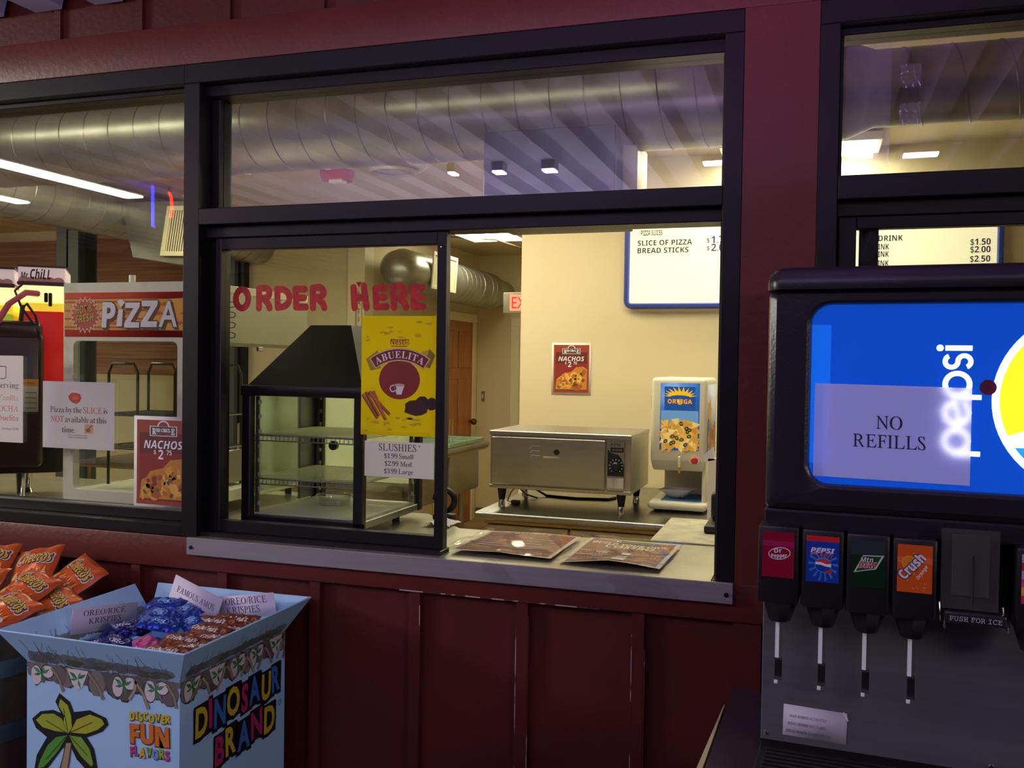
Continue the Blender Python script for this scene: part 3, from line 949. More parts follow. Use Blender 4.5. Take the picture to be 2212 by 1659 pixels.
for k, (y, lab) in enumerate(((3.86, 'pale green dish rack with upright wire prongs on the sink rim'), (4.22, 'pale green dish rack at the far end of the sink'))):
    t = thing('dish_rack', lab, 'dish rack', (-2.62, y, 0.955))
    b = MB()
    for x in (-2.86, -2.40): b.box(x - 0.006, x + 0.006, y - 0.17, y + 0.17, 0.957, 0.985, gp, 0.002, 1)
    for yy in (y - 0.17, y + 0.17): b.box(-2.86, -2.40, yy - 0.006, yy + 0.006, 0.957, 0.985, gp, 0.002, 1)
    for j in range(6): b.box(-2.86 + 0.077 * (j + 0.5), -2.85 + 0.077 * (j + 0.5), y - 0.17, y + 0.17, 0.957, 0.967, gp)
    for j in range(5): b.box(-2.86, -2.40, y - 0.15 + 0.07 * j, y - 0.14 + 0.07 * j, 0.957, 0.967, gp)
    b.build('basket', t)
    if k == 0:
        for j in range(6):
            yy = y - 0.15 + 0.06 * j
            w = MB(); w.tube([(-2.5, yy, 0.967), (-2.5, yy, 1.13), (-2.5, yy + 0.012, 1.14), (-2.5, yy + 0.03, 1.135)], 0.003, CHROME, 6); w.build('wire_prong', t)
def prep_table():
    t = thing('prep_table', 'stainless work table behind the display case', 'table', (-3.4, 2.5, 0))
    b = MB(); b.box(-4.3, -3.25, 2.3, 3.1, 0.88, 0.92, STEEL, 0.008, 2); b.build('top', t)
    b = MB(); b.box(-4.25, -3.3, 2.35, 3.05, 0.3, 0.33, STEELD); b.build('shelf', t)
    for x in (-4.25, -3.3):
        for y in (2.36, 3.04):
            b = MB(); b.cyl((x, y, 0), (x, y, 0.88), 0.02, STEELD, n=12); b.build('leg', t)
prep_table()

def rear_counter():
    t = thing('steel_counter', 'stainless counter with rounded front edge along the back wall', 'counter', (0, 2.0, 0))
    st = mat('counter_steel', '96948c', 0.28, 0.95, var=0.4, vscale=5, vcol='7c7a72')
    b = MB()
    pr = [(1.40 + 0.017 - 0.017 * math.sin(PI * k / 8), 0.902 - 0.017 * math.cos(PI * k / 8)) for k in range(9)]
    pts = [(-1.36, y, z) for y, z in pr] + [(-1.36, 2.49, 0.919), (-1.36, 2.49, 0.885)]
    b.prism(pts, (2.6, 0, 0), st); b.build('top', t)
    b = MB(); b.box(-1.33, 1.2, 1.48, 2.49, 0.10, 0.885, mat('cabinet_steel', '8f8a7c', 0.4, 0.8)); b.build('cabinet_body', t)
    b = MB(); b.box(-1.33, 1.2, 1.455, 1.48, 0.866, 0.885, mat('ochre_band', '9a8052', 0.4, 0.5)); b.build('upper_band', t)
    for k in range(4):
        x = -1.325 + 0.365 * k
        d = MB(); d.box(x + 0.004, x + 0.361, 1.45, 1.48, 0.13, 0.862, mat('cabinet_door', 'a59a84', 0.42, 0.6), 0.003, 1)
        d.build('door', t)
rear_counter()

def warmer():
    t = thing('drawer_warmer', 'stainless drawer warmer on four legs standing on the back counter', 'food warmer', (-1.03, 1.7, 0.919))
    X0, X1, Y0, Y1, Z0, Z1 = -1.345, -0.722, 1.55, 1.98, 1.005, 1.258
    b = MB(); b.box(X0, X1, Y0, Y1 - 0.001, Z0 + 0.001, Z1 - 0.001, STEEL); b.box(X0 - 0.003, X1 + 0.003, Y0 - 0.012, Y1, Z1 - 0.02, Z1, STEEL, 0.003, 1)
    b.box(X0 - 0.002, X1 + 0.002, Y0 - 0.006, Y0 + 0.02, Z0, Z0 + 0.016, STEEL, 0.002, 1); b.build('body', t)
    d = MB(); d.box(X0 + 0.008, X1 - 0.108, Y0 - 0.016, Y0, Z0 + 0.02, Z1 - 0.026, STEEL, 0.004, 1)
    dr = d.build('drawer', t); ROOTM[dr] = ROOTM[t]
    h = MB()
    h.prism([(X0 + 0.03, Y0 - 0.018, Z1 - 0.036), (X0 + 0.12, Y0 - 0.018, Z1 - 0.036), (X0 + 0.20, Y0 - 0.018, Z1 - 0.052), (X1 - 0.115, Y0 - 0.018, Z1 - 0.060), (X1 - 0.115, Y0 - 0.018, Z1 - 0.028), (X0 + 0.03, Y0 - 0.018, Z1 - 0.028)], (0, 0.006, 0), STEEL)
    h.build('pull_lip', dr)
    h = MB(); h.cyl((-1.04, Y0 - 0.022, 1.175), (-1.04, Y0 - 0.016, 1.175), 0.012, BLACK); h.build('vent_plug', dr)
    a = Art((0, Y0 - 0.0165, 0), (1, 0, 0), (0, 0, 1))
    for k in range(3):
        a.rect(-1.155, 1.195 - 0.02 * k, -1.115, 1.199 - 0.02 * k, 'b9b0d8', 1); a.rect(-1.158, 1.188 - 0.02 * k, -1.153, 1.192 - 0.02 * k, 'f4f0ff', 1)
    a.rect(-1.10, 1.148, -1.03, 1.156, 'd9d8d0', 1); a.text('- - - -', -1.065, 1.150, 0.004, '5a5a52', 2)
    a.build('decal', dr)
    p = MB(); p.box(X1 - 0.098, X1 - 0.028, Y0 - 0.012, Y0, Z0 + 0.028, Z1 - 0.03, mat('panel_grey', '8e8c86', 0.35, 0.6)); cp = p.build('control_panel', t); ROOTM[cp] = ROOTM[t]
    a = Art((X1 - 0.098, Y0 - 0.0125, Z0 + 0.028), (1, 0, 0), (0, 0, 1))
    a.poly([(0, 0.052), (0.070, 0.052), (0.070, 0.095), (0.06, 0.125), (0.045, 0.142), (0.012, 0.150), (0.0, 0.165)], '141416', 1)
    a.text('APW', 0.034, 0.178, 0.012, '3a3a3e', 1, 'bold', w=0.045)
    a.rect(0.012, 0.152, 0.068, 0.172, '1a1a1c', 2); a.text('WYOTT', 0.04, 0.157, 0.008, '9a9a9a', 3)
    a.rect(0, 0.0, 0.07, 0.044, 'cfcdc6', 1); a.rect(0.028, 0.0, 0.029, 0.044, '8a8880', 2)
    for k in range(11):
        q = math.radians(-50 + 28 * k)
        a.line([(0.036 + 0.024 * math.cos(q), 0.094 + 0.024 * math.sin(q)), (0.036 + 0.030 * math.cos(q), 0.094 + 0.030 * math.sin(q))], 0.003, 'e6e6e6', 2)
    a.build('panel_print', cp)
    k = MB(); k.lathe((X1 - 0.062, Y0 - 0.012, Z0 + 0.122), (0, -1, 0), [(0.019, 0), (0.018, 0.014), (0.012, 0.022), (0, 0.023)], BLACK, 20); k.build('dial', cp)
    for x in (X0 + 0.045, X1 - 0.045):
        for y in (Y0 + 0.03, Y1 - 0.05):
            l = MB(); l.lathe((x, y, 0.92), (0, 0, 1), [(0.013, 0.03), (0.021, 0.085)], RUBBER, 18); l.lathe((x, y, 0.92), (0, 0, 1), [(0, 0), (0.016, 0), (0.014, 0.03), (0.012, 0.035)], CHROME, 18)
            l.build('leg', t)
    c = MB(); c.tube([(-1.25, 1.98, 1.03), (-1.29, 1.99, 0.96), (-1.2, 1.95, 0.925), (-1.05, 1.92, 0.925), (-0.9, 1.95, 0.925), (-0.88, 2.02, 0.925)], 0.006, RUBBER, 8); c.build('power_cord', t)
warmer()
t = thing('power_plug', 'black plug on a loose grey lead beside the warmer leg', 'plug', (-1.27, 1.75, 0.919))
b = MB(); b.box(-1.285, -1.245, 1.66, 1.685, 0.9195, 0.938, BLACK, 0.004, 2); b.build('plug_body', t)
b = MB(); b.tube([(-1.285, 1.67, 0.928), (-1.31, 1.69, 0.930), (-1.315, 1.75, 0.96), (-1.30, 1.80, 0.985), (-1.27, 1.85, 0.94), (-1.22, 1.87, 0.923)], 0.004, STEELD, 8); b.build('lead', t)

def nacho_art(a, x0, y0, x1, y1, seed, L=3, chips=26):
    rg = random.Random(seed)
    w, h = x1 - x0, y1 - y0
    for k in range(chips):
        x, y = x0 + w * rg.uniform(0.08, 0.92), y0 + h * rg.uniform(0.06, 0.72) * (0.55 + 0.45 * ((k * 37) % 100) / 100)
        a.blob(x, y, w * rg.uniform(0.09, 0.17), h * rg.uniform(0.07, 0.14), rg.choice(['d99a2b', 'e0a838', 'c98522', 'e8b84a', 'b9701c']), L + 0.2 * (k % 9), rg, 7, 0.3, rg.uniform(0, 3))
    for k in range(chips):
        x, y = x0 + w * rg.uniform(0.1, 0.9), y0 + h * rg.uniform(0.08, 0.7)
        a.blob(x, y, w * rg.uniform(0.03, 0.07), h * rg.uniform(0.025, 0.055), rg.choice(['7a3a14', '8c4a1a', 'a65f22', 'f0c65a', '6b5a20', '93301a']), L + 2 + 0.2 * (k % 5), rg, 9, 0.2, rg.uniform(0, 3))

def cheese_dispenser():
    t = thing('cheese_dispenser', 'white hot cheese dispenser with chip picture on the back counter', 'cheese dispenser', (-0.55, 1.9, 0.919))
    X0, X1, Y0, Y1 = -0.668, -0.432, 1.70, 2.12
    iv = mat('ivory_plastic', 'e8e2c6', 0.35)
    b = MB()
    b.box(X0, X1, Y0, Y1, 1.13, 1.50, iv, 0.018, 3)
    b.hexa([(X0 + 0.01, Y0 + 0.02, 1.10), (X1 - 0.01, Y0 + 0.02, 1.10), (X1 - 0.01, Y1 - 0.02, 1.10), (X0 + 0.01, Y1 - 0.02, 1.10), (X0, Y0, 1.15), (X1, Y0, 1.15), (X1, Y1, 1.15), (X0, Y1, 1.15)], iv, 0.008, 2)
    b.build('head', t)
    b = MB(); b.box(X0 + 0.02, X1, Y1 - 0.14, Y1, 0.945, 1.14, iv, 0.01, 2); b.box(X1 - 0.018, X1, Y0 + 0.03, Y1 - 0.1, 0.945, 1.14, iv, 0.006, 2); b.build('back_column', t)
    b = MB(); b.box(X0 - 0.008, X1 + 0.008, Y0 - 0.01, Y1 - 0.02, 0.932, 0.968, iv, 0.016, 3); b.build('base_tray', t)
    b = MB(); b.box(X0 + 0.045, X1 - 0.02, Y0 + 0.03, Y1 - 0.16, 0.968, 0.971, ink('2a6fb4')); b.build('drip_mat', t, 'blue drip mat')
    for x in (X0 + 0.03, X1 - 0.03):
        for y in (Y0 + 0.04, Y1 - 0.06):
            f = MB(); f.cyl((x, y, 0.919), (x, y, 0.934), 0.014, RUBBER, n=12); f.build('foot', t)
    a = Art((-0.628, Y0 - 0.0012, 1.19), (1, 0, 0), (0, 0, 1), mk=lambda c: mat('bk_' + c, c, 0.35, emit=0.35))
    w, h = 0.167, 0.288
    a.sheet(w, h, '1f62b8', 0.003)
    a.rect(0.018, 0.12, w - 0.018, h - 0.016, '1a55a8', 1)
    a.rect(0.004, 0.1, w - 0.004, 0.17, '6ea0d8', 2)
    a.disc(w / 2, 0.232, 0.048, 0.020, 'f7c81e', 3)
    for k in range(11):
        q = PI * k / 10
        a.poly([(w / 2 + 0.046 * math.cos(q - 0.16), 0.232 + 0.018 * math.sin(q - 0.16)), (w / 2 + 0.046 * math.cos(q + 0.16), 0.232 + 0.018 * math.sin(q + 0.16)), (w / 2 + 0.074 * math.cos(q + 0.1), 0.234 + 0.040 * math.sin(q + 0.05))], 'f7c81e', 3)
    a.disc(w / 2, 0.222, 0.052, 0.014, '1a55a8', 4)
    a.disc(w / 2, 0.208, 0.013, 0.013, 'f7c81e', 5)
    a.text('ORTEGA', w / 2, 0.200, 0.018, '8a2a14', 5.6, 'bold', w=0.111, off=0.05); a.text('ORTEGA', w / 2, 0.200, 0.018, 'ffc050', 6.2, 'bold', w=0.104)
    rg = random.Random(5)
    for k in range(120):
        x, y = rg.uniform(0.012, w - 0.012), rg.uniform(0.008, 0.118) + (0.02 if k % 9 == 0 else 0)
        a.star(x, y, rg.uniform(0.018, 0.027), 0.011, 3, rg.choice(['e8bd58', 'd9a53c', 'f0d080', 'cf9a3a', 'e0ae4a', 'f2d890', 'c88a30']), 7 + 0.1 * k, rg.uniform(0, 6))
    for k in range(12):
        x, y = w * rg.uniform(0.1, 0.9), rg.uniform(0.02, 0.125)
        a.disc(x, y, 0.010, 0.008, '3a4028', 21, 16, rg.uniform(0, 3)); a.disc(x, y, 0.004, 0.003, 'b89a50', 21.6, 10)
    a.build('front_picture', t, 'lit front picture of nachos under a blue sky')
    a = Art((X1 + 0.0012, Y0 + 0.03, 1.16), (0, 1, 0), (0, 0, 1))
    a.sheet(0.36, 0.31, 'b9c4d8', 0.002); a.blob(0.12, 0.09, 0.1, 0.08, 'c98a3a', 1, rg); a.blob(0.06, 0.14, 0.05, 0.05, '2a62b0', 2, rg); a.star(0.10, 0.2, 0.09, 0.04, 7, 'f0b428', 3)
    for k in range(16): a.blob(rg.uniform(0.03, 0.32), rg.uniform(0.02, 0.12), 0.03, 0.025, rg.choice(['b9722c', 'd69a48', '9a5a22']), 4 + 0.2 * k, rg)
    a.build('side_picture', t)
    b = MB(); b.cyl((-0.478, Y0 - 0.004, 1.150), (-0.478, Y0 - 0.002, 1.150), 0.021, iv, n=24); b.lathe((-0.478, Y0 - 0.002, 1.150), (0, -1, 0), [(0.015, 0), (0.015, 0.008), (0.011, 0.012), (0, 0.013)], mat('red_button', 'd83038', 0.3), 24); b.build('push_button', t, 'round red push button')
    b = MB(); b.box(-0.548, -0.535, Y0 - 0.008, Y0, 1.115, 1.165, iv, 0.003, 1); b.box(-0.546, -0.537, Y0 - 0.004, Y0 + 0.01, 1.092, 1.115, mat('cheese', 'd9902a', 0.4)); b.build('nozzle', t)
    b = MB(); b.box(X0 - 0.012, X0 + 0.01, Y0 + 0.08, Y0 + 0.16, 1.36, 1.42, BLACKM, 0.004, 1); b.build('side_latch', t)
cheese_dispenser()
t = thing('paper_tray', 'small white paper food tray on the cheese dispenser base', 'paper tray', (-0.56, 1.78, 0.971))
b = MB()
def trayp(u, v):
    x, y = (u - 0.5) * 2, (v - 0.5) * 2
    e = max(abs(x), abs(y)) ** 3
    s = 0.62 + 0.38 * e
    return V((-0.560 + 0.068 * x * s + 0.012 * y, 1.80 + 0.045 * y * s, 0.9725 + 0.040 * e))
b.grid(trayp, 10, 10, mat('tray_paper', 'e4dfd6', 0.6)); b.build('tray', t)
b = MB(); b.ball((-0.545, 1.79, 0.980), 0.012, mat('cheese', 'd9902a', 0.4), 10, 6, (1.2, 1, 0.5)); b.build('cheese_drip', t)

def menu_board():
    t = thing('menu_board', 'large white letter board with a blue rounded frame on the back wall', 'menu board', (-0.07, 2.49, 1.84))
    bl = mat('blue_frame', '2c3f9a', 0.35)
    X0, X1, Z0, Z1, Y = -0.945, 0.812, 1.842, 2.40, 2.44
    def rr(x0, x1, z0, z1, r, n=6):
        P = []
        for cx, cz, a0 in ((x1 - r, z1 - r, 0), (x0 + r, z1 - r, 90), (x0 + r, z0 + r, 180), (x1 - r, z0 + r, 270)):
            P += [(cx + r * math.cos(math.radians(a0 + 90 * k / n)), cz + r * math.sin(math.radians(a0 + 90 * k / n))) for k in range(n + 1)]
        return P
    b = MB(); i = b.mi(bl)
    rings = [[b.bm.verts.new((x, y, z)) for x, z in rr(X0 + e, X1 - e, Z0 + e, Z1 - e, max(0.04 - e, 0.006))] for e, y in ((0, 2.495), (0, Y + 0.012), (0.008, Y), (0.022, Y), (0.028, Y + 0.012), (0.028, Y + 0.03))]
    for A, B in zip(rings, rings[1:]):
        for k in range(len(A)): b.face([A[k], A[(k + 1) % len(A)], B[(k + 1) % len(A)], B[k]], i)
    b.build('frame', t)
    f = MB(); fm = mat('letter_board', 'f4eed0', 0.5, emit=0.55, ecol='fff3cc')
    f.box(X0 + 0.027, X1 - 0.027, Y + 0.018, Y + 0.03, Z0 + 0.027, Z1 - 0.027, fm)
    for k in range(58): 
        z = Z0 + 0.03 + 0.0086 * k
        f.box(X0 + 0.028, X1 - 0.028, Y + 0.0165, Y + 0.018, z, z + 0.0055, fm)
    f.build('lit_face', t)
    ik = '1c2440'
    def row(fn):
        a = Art((0, Y + 0.0155, 0), (1, 0, 0), (0, 0, 1), eps=0.0006); fn(a); a.build('text_row', t)
    for s, z, p in (('SLICE OF PIZZA', 2.165, '$1.75'), ('BREAD STICKS', 2.126, '$2.00')):
        def f(a):
            a.text(s, -0.878, z, 0.026, ik, 1, 'bold', 'l', w=0.277 if 'PIZZA' in s else 0.260)
        row(f)
        def f(a):
            a.text('$', -0.528, z + 0.008, 0.022, ik, 1, 'bold', 'l'); a.text(p[1:], -0.506, z + 0.003, 0.036, '22347c', 1, 'bold', 'l', ws=0.95)
        row(f)
    row(lambda a: a.text('PIZZA SLICES', -0.862, 2.216, 0.026, ik, 1, 'bold', 'l', w=0.11))
    for z, p in ((2.158, None), (2.118, '$1.50'), (2.083, '$2.00'), (2.040, '$2.50')):
        def f(a):
            x = 0.275 if p is None else 0.240
            a.text('DRINK', x, z, 0.026, ik, 1, 'bold', 'l', w=0.108 if p is None else 0.083)
        row(f)
        def f(a):
            a.text(p, 0.757, z + 0.012, 0.028, ik, 1, 'bold', 'r', w=0.085)
        if p: row(f)
menu_board()

def nacho_poster(o, ux, uy, w, h, name, label, seed, cut=None):
    a = Art(o, ux, uy)
    a.sheet(w, h, 'f0ece4', 0.0008)
    X = lambda f: w * f
    Z = lambda f: h * f
    a.rect(X(0.05), Z(0.04), X(0.95), Z(0.96), '9c3a26', 1)
    a.rect(X(0.10), Z(0.08), X(0.90), Z(0.82), '6a2220', 2)
    a.rect(X(0.10), Z(0.30), X(0.90), Z(0.60), '8c2620', 2.4)
    a.rect(X(0.27), Z(0.785), X(0.73), Z(0.895), 'e8e2dc', 3)
    a.disc(X(0.5), Z(0.895), X(0.10), Z(0.06), 'e8e2dc', 3, a1=PI)
    a.rect(X(0.285), Z(0.793), X(0.715), Z(0.887), '2f3240', 3.5)
    a.disc(X(0.5), Z(0.89), X(0.08), Z(0.05), '8a3a22', 3.6, a1=PI)
    a.text('R', X(0.345), Z(0.805), Z(0.066), 'e8e4e0', 4, 'serifb', w=X(0.075), off=0.03)
    a.text('ED CIRCL', X(0.5), Z(0.832), Z(0.036), 'e8e4e0', 4, 'serifb', w=X(0.24), off=0.04)
    a.text('E', X(0.662), Z(0.805), Z(0.066), 'e8e4e0', 4, 'serifb', w=X(0.065), off=0.03)
    a.rect(X(0.385), Z(0.803), X(0.625), Z(0.818), '9c3a26', 4)
    a.text('NACHOS', X(0.515), Z(0.645), Z(0.085), '40100e', 4, 'boldit', w=X(0.67)); a.text('NACHOS', X(0.5), Z(0.65), Z(0.085), 'f4f0f0', 5, 'boldit', w=X(0.66))
    a.text('$', X(0.36), Z(0.59), Z(0.045), 'f4f0f0', 5, 'boldit'); a.text('2', X(0.46), Z(0.535), Z(0.10), 'f4f0f0', 5, 'boldit', ws=0.9); a.text('75', X(0.60), Z(0.585), Z(0.05), 'f4f0f0', 5, 'boldit', ws=0.9)
    rg = random.Random(seed)
    pl = [(0.10, 0.10), (0.90, 0.10), (0.90, 0.50), (0.80, 0.545), (0.62, 0.53), (0.5, 0.44), (0.38, 0.42), (0.28, 0.40), (0.22, 0.33), (0.13, 0.30)]
    a.poly([(X(p), Z(q)) for p, q in pl], 'c9842a', 6)
    for k in range(24):
        p = rg.uniform(0.16, 0.84); q = rg.uniform(0.13, 0.26 + 0.24 * p)
        a.blob(X(p), Z(q), X(rg.uniform(0.06, 0.12)), Z(rg.uniform(0.03, 0.06)), rg.choice(['e0a038', 'd08a28', 'b8701e', 'e8b450', 'a85c18']), 7 + 0.2 * (k % 8), rg, 8, 0.3, rg.uniform(0, 3))
    for k in range(26):
        p = rg.uniform(0.18, 0.82); q = rg.uniform(0.14, 0.24 + 0.24 * p)
        a.blob(X(p), Z(q), X(rg.uniform(0.02, 0.05)), Z(rg.uniform(0.014, 0.03)), rg.choice(['7a3a16', '8c5020', 'a86a2a', 'f0c45c', '6e6428', '8a2c1a', 'c8a070']), 9 + 0.2 * (k % 6), rg, 9, 0.2, rg.uniform(0, 3))
    a.rect(X(0.05), Z(0.04), X(0.95), Z(0.085), '9c3a26', 11)
    return a.solo(name, label, 'poster')
nacho_poster((-1.337, 2.497, 1.390), (1, 0, 0), (0, 0, 1), 0.215, 0.275, 'food_poster', 'white bordered nachos poster on the cream back wall above the warmer', 3)
# ================================================================ the service counter and what stands on it
def service_counter():
    t = thing('service_counter', 'stainless service counter running under the windows', 'counter', (-1.0, 0.3, 0))
    m = mat('counter_top', 'bcb9a6', 0.34, 0.75, var=0.5, vscale=6, vcol='98967f')
    b = MB()
    b.prism([(-3.6, 0.125, 0.999), (-3.6, 0.92, 0.999), (-1.70, 0.92, 0.999), (-1.60, 0.64, 0.999), (-1.25, 0.64, 0.999), (-1.05, 0.42, 0.999), (-0.448, 0.42, 0.999), (-0.448, 0.86, 0.999), (-0.18, 0.86, 0.999), (-0.18, 0.55, 0.999), (1.4, 0.55, 0.999), (1.4, 0.125, 0.999)], (0, 0, 0.032), m)
    b.build('top', t)
    b = MB(); b.box(-3.55, -1.1, 0.14, 0.58, 0.10, 0.999, CREAM); b.box(-0.44, 1.3, 0.14, 0.5, 0.10, 0.999, CREAM); b.box(-1.1, -0.44, 0.14, 0.38, 0.1, 0.999, CREAM); b.build('base_cabinet', t)
service_counter()
b = MB(); b.box(-0.452, -0.20, 0.43, 0.865, 1.0312, 1.036, mat('worn_laminate', 'c9c3a4', 0.5, var=0.7, vscale=14, vcol='a39c80', bump=0.1), 0.001, 1)
b.solo('worn_board', 'worn pale board lying on the side leg of the counter beside the right jamb', 'board')
t = thing('counter_edge_strip', 'brushed aluminium strip screwed along the front of the order window ledge', 'edge strip', (-0.95, -0.03, 0.983))
al = mat('aluminium', 'b4b0b0', 0.45, 0.6, bump=0.03, bscale=200, stretch=(1, 1, 20), var=0.3, vscale=4, vcol='9c9898')
b = MB(); b.box(-1.721, -0.174, -0.036, -0.0225, 0.983, 1.033, al, 0.0015, 1); b.build('strip', t)
b = MB(); b.box(-1.698, -0.228, -0.034, 0.124, 1.0305, 1.0335, mat('ledge_plate', 'bcb9a6', 0.34, 0.75, var=0.5, vscale=6, vcol='98967f')); b.build('ledge_plate', t)
for x in (-1.705, -0.19):
    s = MB(); s.lathe((x, -0.036, 1.005), (0, -1, 0), [(0.006, 0), (0.005, 0.003), (0, 0.004)], BLACKM, 12); s.build('screw', t)

def display_case():
    t = thing('hot_display_case', 'black framed glass food warmer case with a sloped hood behind the sash', 'display case', (-1.45, 0.35, 1.031))
    X0, X1, Y0, Y1, Z0, Z1 = -1.645, -1.238, 0.12, 0.56, 1.058, 1.474
    fb = MB()
    p = 0.03
    fb.box(X0 - 0.004, X1 + 0.004, Y0 - 0.004, Y1, Z1 - 0.032, Z1, BLACK, 0.006, 2)
    for x0, x1, y0, y1 in ((X0, X0 + p, Y0, Y0 + p), (X1 - p, X1, Y0, Y0 + p), (X0, X0 + 0.045, Y1 - p, Y1), (X1 - 0.02, X1, Y1 - p, Y1)):
        fb.box(x0, x1, y0, y1, Z0, Z1 - 0.03, BLACK, 0.003, 1)
    fb.box(X0, X1, Y0, Y0 + 0.02, Z0, Z0 + 0.022, BLACK, 0.003, 1)
    fb.build('frame', t)
    h = MB()
    A = [(X0 + 0.015, Y0 + 0.012, Z1), (X1 - 0.008, Y0 + 0.012, Z1), (X1 - 0.008, Y1 - 0.01, Z1), (X0 + 0.015, Y1 - 0.01, Z1)]
    B = [(-1.515, 0.30, 1.662), (-1.374, 0.30, 1.662), (-1.374, 0.44, 1.662), (-1.515, 0.44, 1.662)]
    h.hexa(A + B, BLACKM)
    h.build('hood', t)
    bs = MB(); bs.box(X0 + 0.004, X1 - 0.004, Y0 + 0.02, Y1 - 0.004, Z0, Z0 + 0.024, STEELD, 0.003, 1); bs.build('base', t)
    fl = MB(); fl.box(X0 + 0.02, X1 - 0.02, Y0 + 0.03, Y1 - 0.03, Z0 + 0.024, Z0 + 0.028, mat('case_floor', 'f0ece0', 0.4, 0.0)); fl.build('floor_pan', t)
    for nm, x0, x1, y0, y1 in (('front_glass', X0 + p, X1 - p, Y0 + 0.008, Y0 + 0.012), ('side_glass', X1 - 0.010, X1 - 0.006, Y0 + p, Y1 - p), ('side_glass', X0 + 0.006, X0 + 0.010, Y0 + p, Y1 - p)):
        g = MB(); g.box(x0, x1, y0, y1, Z0 + 0.022, Z1 - 0.032, CASEG); g.build(nm, t)
    FROST = clear('frosted_panel', 'eef2e4', 0.2, 0.05, haze=0.65, hcol='f2f6e2', lit=True)
    dr = MB(); dr.box(X0 + 0.045, X1 - 0.02, Y1 - 0.012, Y1 - 0.009, Z0 + 0.085, Z1 - 0.034, FROST)
    d = dr.build('rear_door', t, 'pale frosted rear door'); ROOTM[d] = ROOTM[t]
    q = MB(); q.box(X0 + 0.0108, X0 + 0.0128, Y0 + p, Y1 - 0.14, Z0 + 0.085, Z1 - 0.034, FROST); q.build('side_screen', t)
    q = MB(); q.box(X0 + 0.008, X0 + 0.016, Y1 - 0.125, Y1 - 0.035, Z0 + 0.03, Z1 - 0.034, mat('stile_grey', '87878a', 0.4, 0.6)); q.build('side_stile', t)
    k = MB(); k.lathe((-1.555, Y1 - 0.012, 1.262), (0, -1, 0), [(0.008, 0), (0.008, 0.01), (0.016, 0.014), (0.016, 0.028), (0, 0.03)], BLACK, 18); k.build('door_knob', d)
    for x, y in ((X0 + 0.035, Y0 + 0.035), (X0 + 0.03, Y1 - 0.03), (X1 - 0.03, Y1 - 0.03)):
        u = MB()
        u.box(x - 0.006, x + 0.006, y - 0.003, y + 0.003, Z0 + 0.028, Z1 - 0.034, mat('standard', '8a8676', 0.4, 0.7))
        for j in range(8):
            z = Z0 + 0.05 + 0.044 * j
            u.box(x + 0.004, x + 0.011, y - 0.004, y + 0.004, z, z + 0.012, mat('slot_pale', 'd8d6c8', 0.5))
        u.build('shelf_upright', t)
    for z in (1.322, 1.190):
        s = MB()
        for y in (Y0 + 0.03, Y1 - 0.04): s.cyl((X0 + 0.025, y, z), (X1 - 0.025, y, z), 0.003, STEEL, n=8)
        for x in (X0 + 0.025, X1 - 0.025): s.cyl((x, Y0 + 0.03, z), (x, Y1 - 0.04, z), 0.003, STEEL, n=8)
        n = 24
        for j in range(n + 1):
            x = X0 + 0.03 + (X1 - X0 - 0.06) * j / n
            s.tube([(x, Y0 + 0.026, z - 0.016), (x, Y0 + 0.027, z + 0.003), (x, Y1 - 0.038, z + 0.003), (x, Y1 - 0.037, z - 0.014)], 0.0014, STEEL, 5)
        s.cyl((X0 + 0.03, Y0 + 0.026, z - 0.016), (X1 - 0.03, Y0 + 0.026, z - 0.016), 0.002, STEEL, n=6)
        s.build('wire_shelf', t)
    for x in (X0 + 0.05, X1 - 0.05):
        for y in (Y0 + 0.08, Y1 - 0.1):
            f = MB(); f.cyl((x, y, 1.031), (x, y, Z0), 0.012, RUBBER, n=12); f.build('foot', t)
    pan = MB(); pan.lathe((-1.47, 0.38, Z0 + 0.028), (0, 0, 1), [(0, 0.002), (0.05, 0.002), (0.055, 0.03), (0.06, 0.032), (0.05, 0.006), (0, 0.006)], clear('water_pan', 'f0f4ee', 0.05, 0.08, haze=0.15), 24); pan.build('water_pan', t)
display_case()

# crumpled tissue and the tape dispenser beside the case
rg = random.Random(11)
b = MB()
def crump(u, v):
    q = math.sin(u * 9 + v * 5) * 0.5 + math.sin(u * 21 - v * 13) * 0.3
    return V((-1.17 + 0.09 * u + 0.008 * q, 0.40 + 0.10 * v, 1.0365 + 0.010 * (1 + q) * (1 - (2 * u - 1) ** 2)))
b.grid(crump, 12, 12, PAPER)
b.solo('crumpled_tissue', 'crumpled white tissue on the counter beside the display case', 'tissue')
t = thing('tape_dispenser', 'black curved tape dispenser on the counter beside the display case', 'tape dispenser', (-1.15, 0.56, 1.031))
b = MB(); b.box(-1.19, -1.12, 0.53, 0.58, 1.031, 1.05, BLACK, 0.005, 2); b.build('base', t)
b = MB()
b.tube([(-1.155 + 0.034 * math.cos(math.radians(q)), 0.555, 1.095 + 0.034 * math.sin(math.radians(q))) for q in range(-120, 200, 20)], 0.011, BLACK, 8); b.build('tape_roll', t)

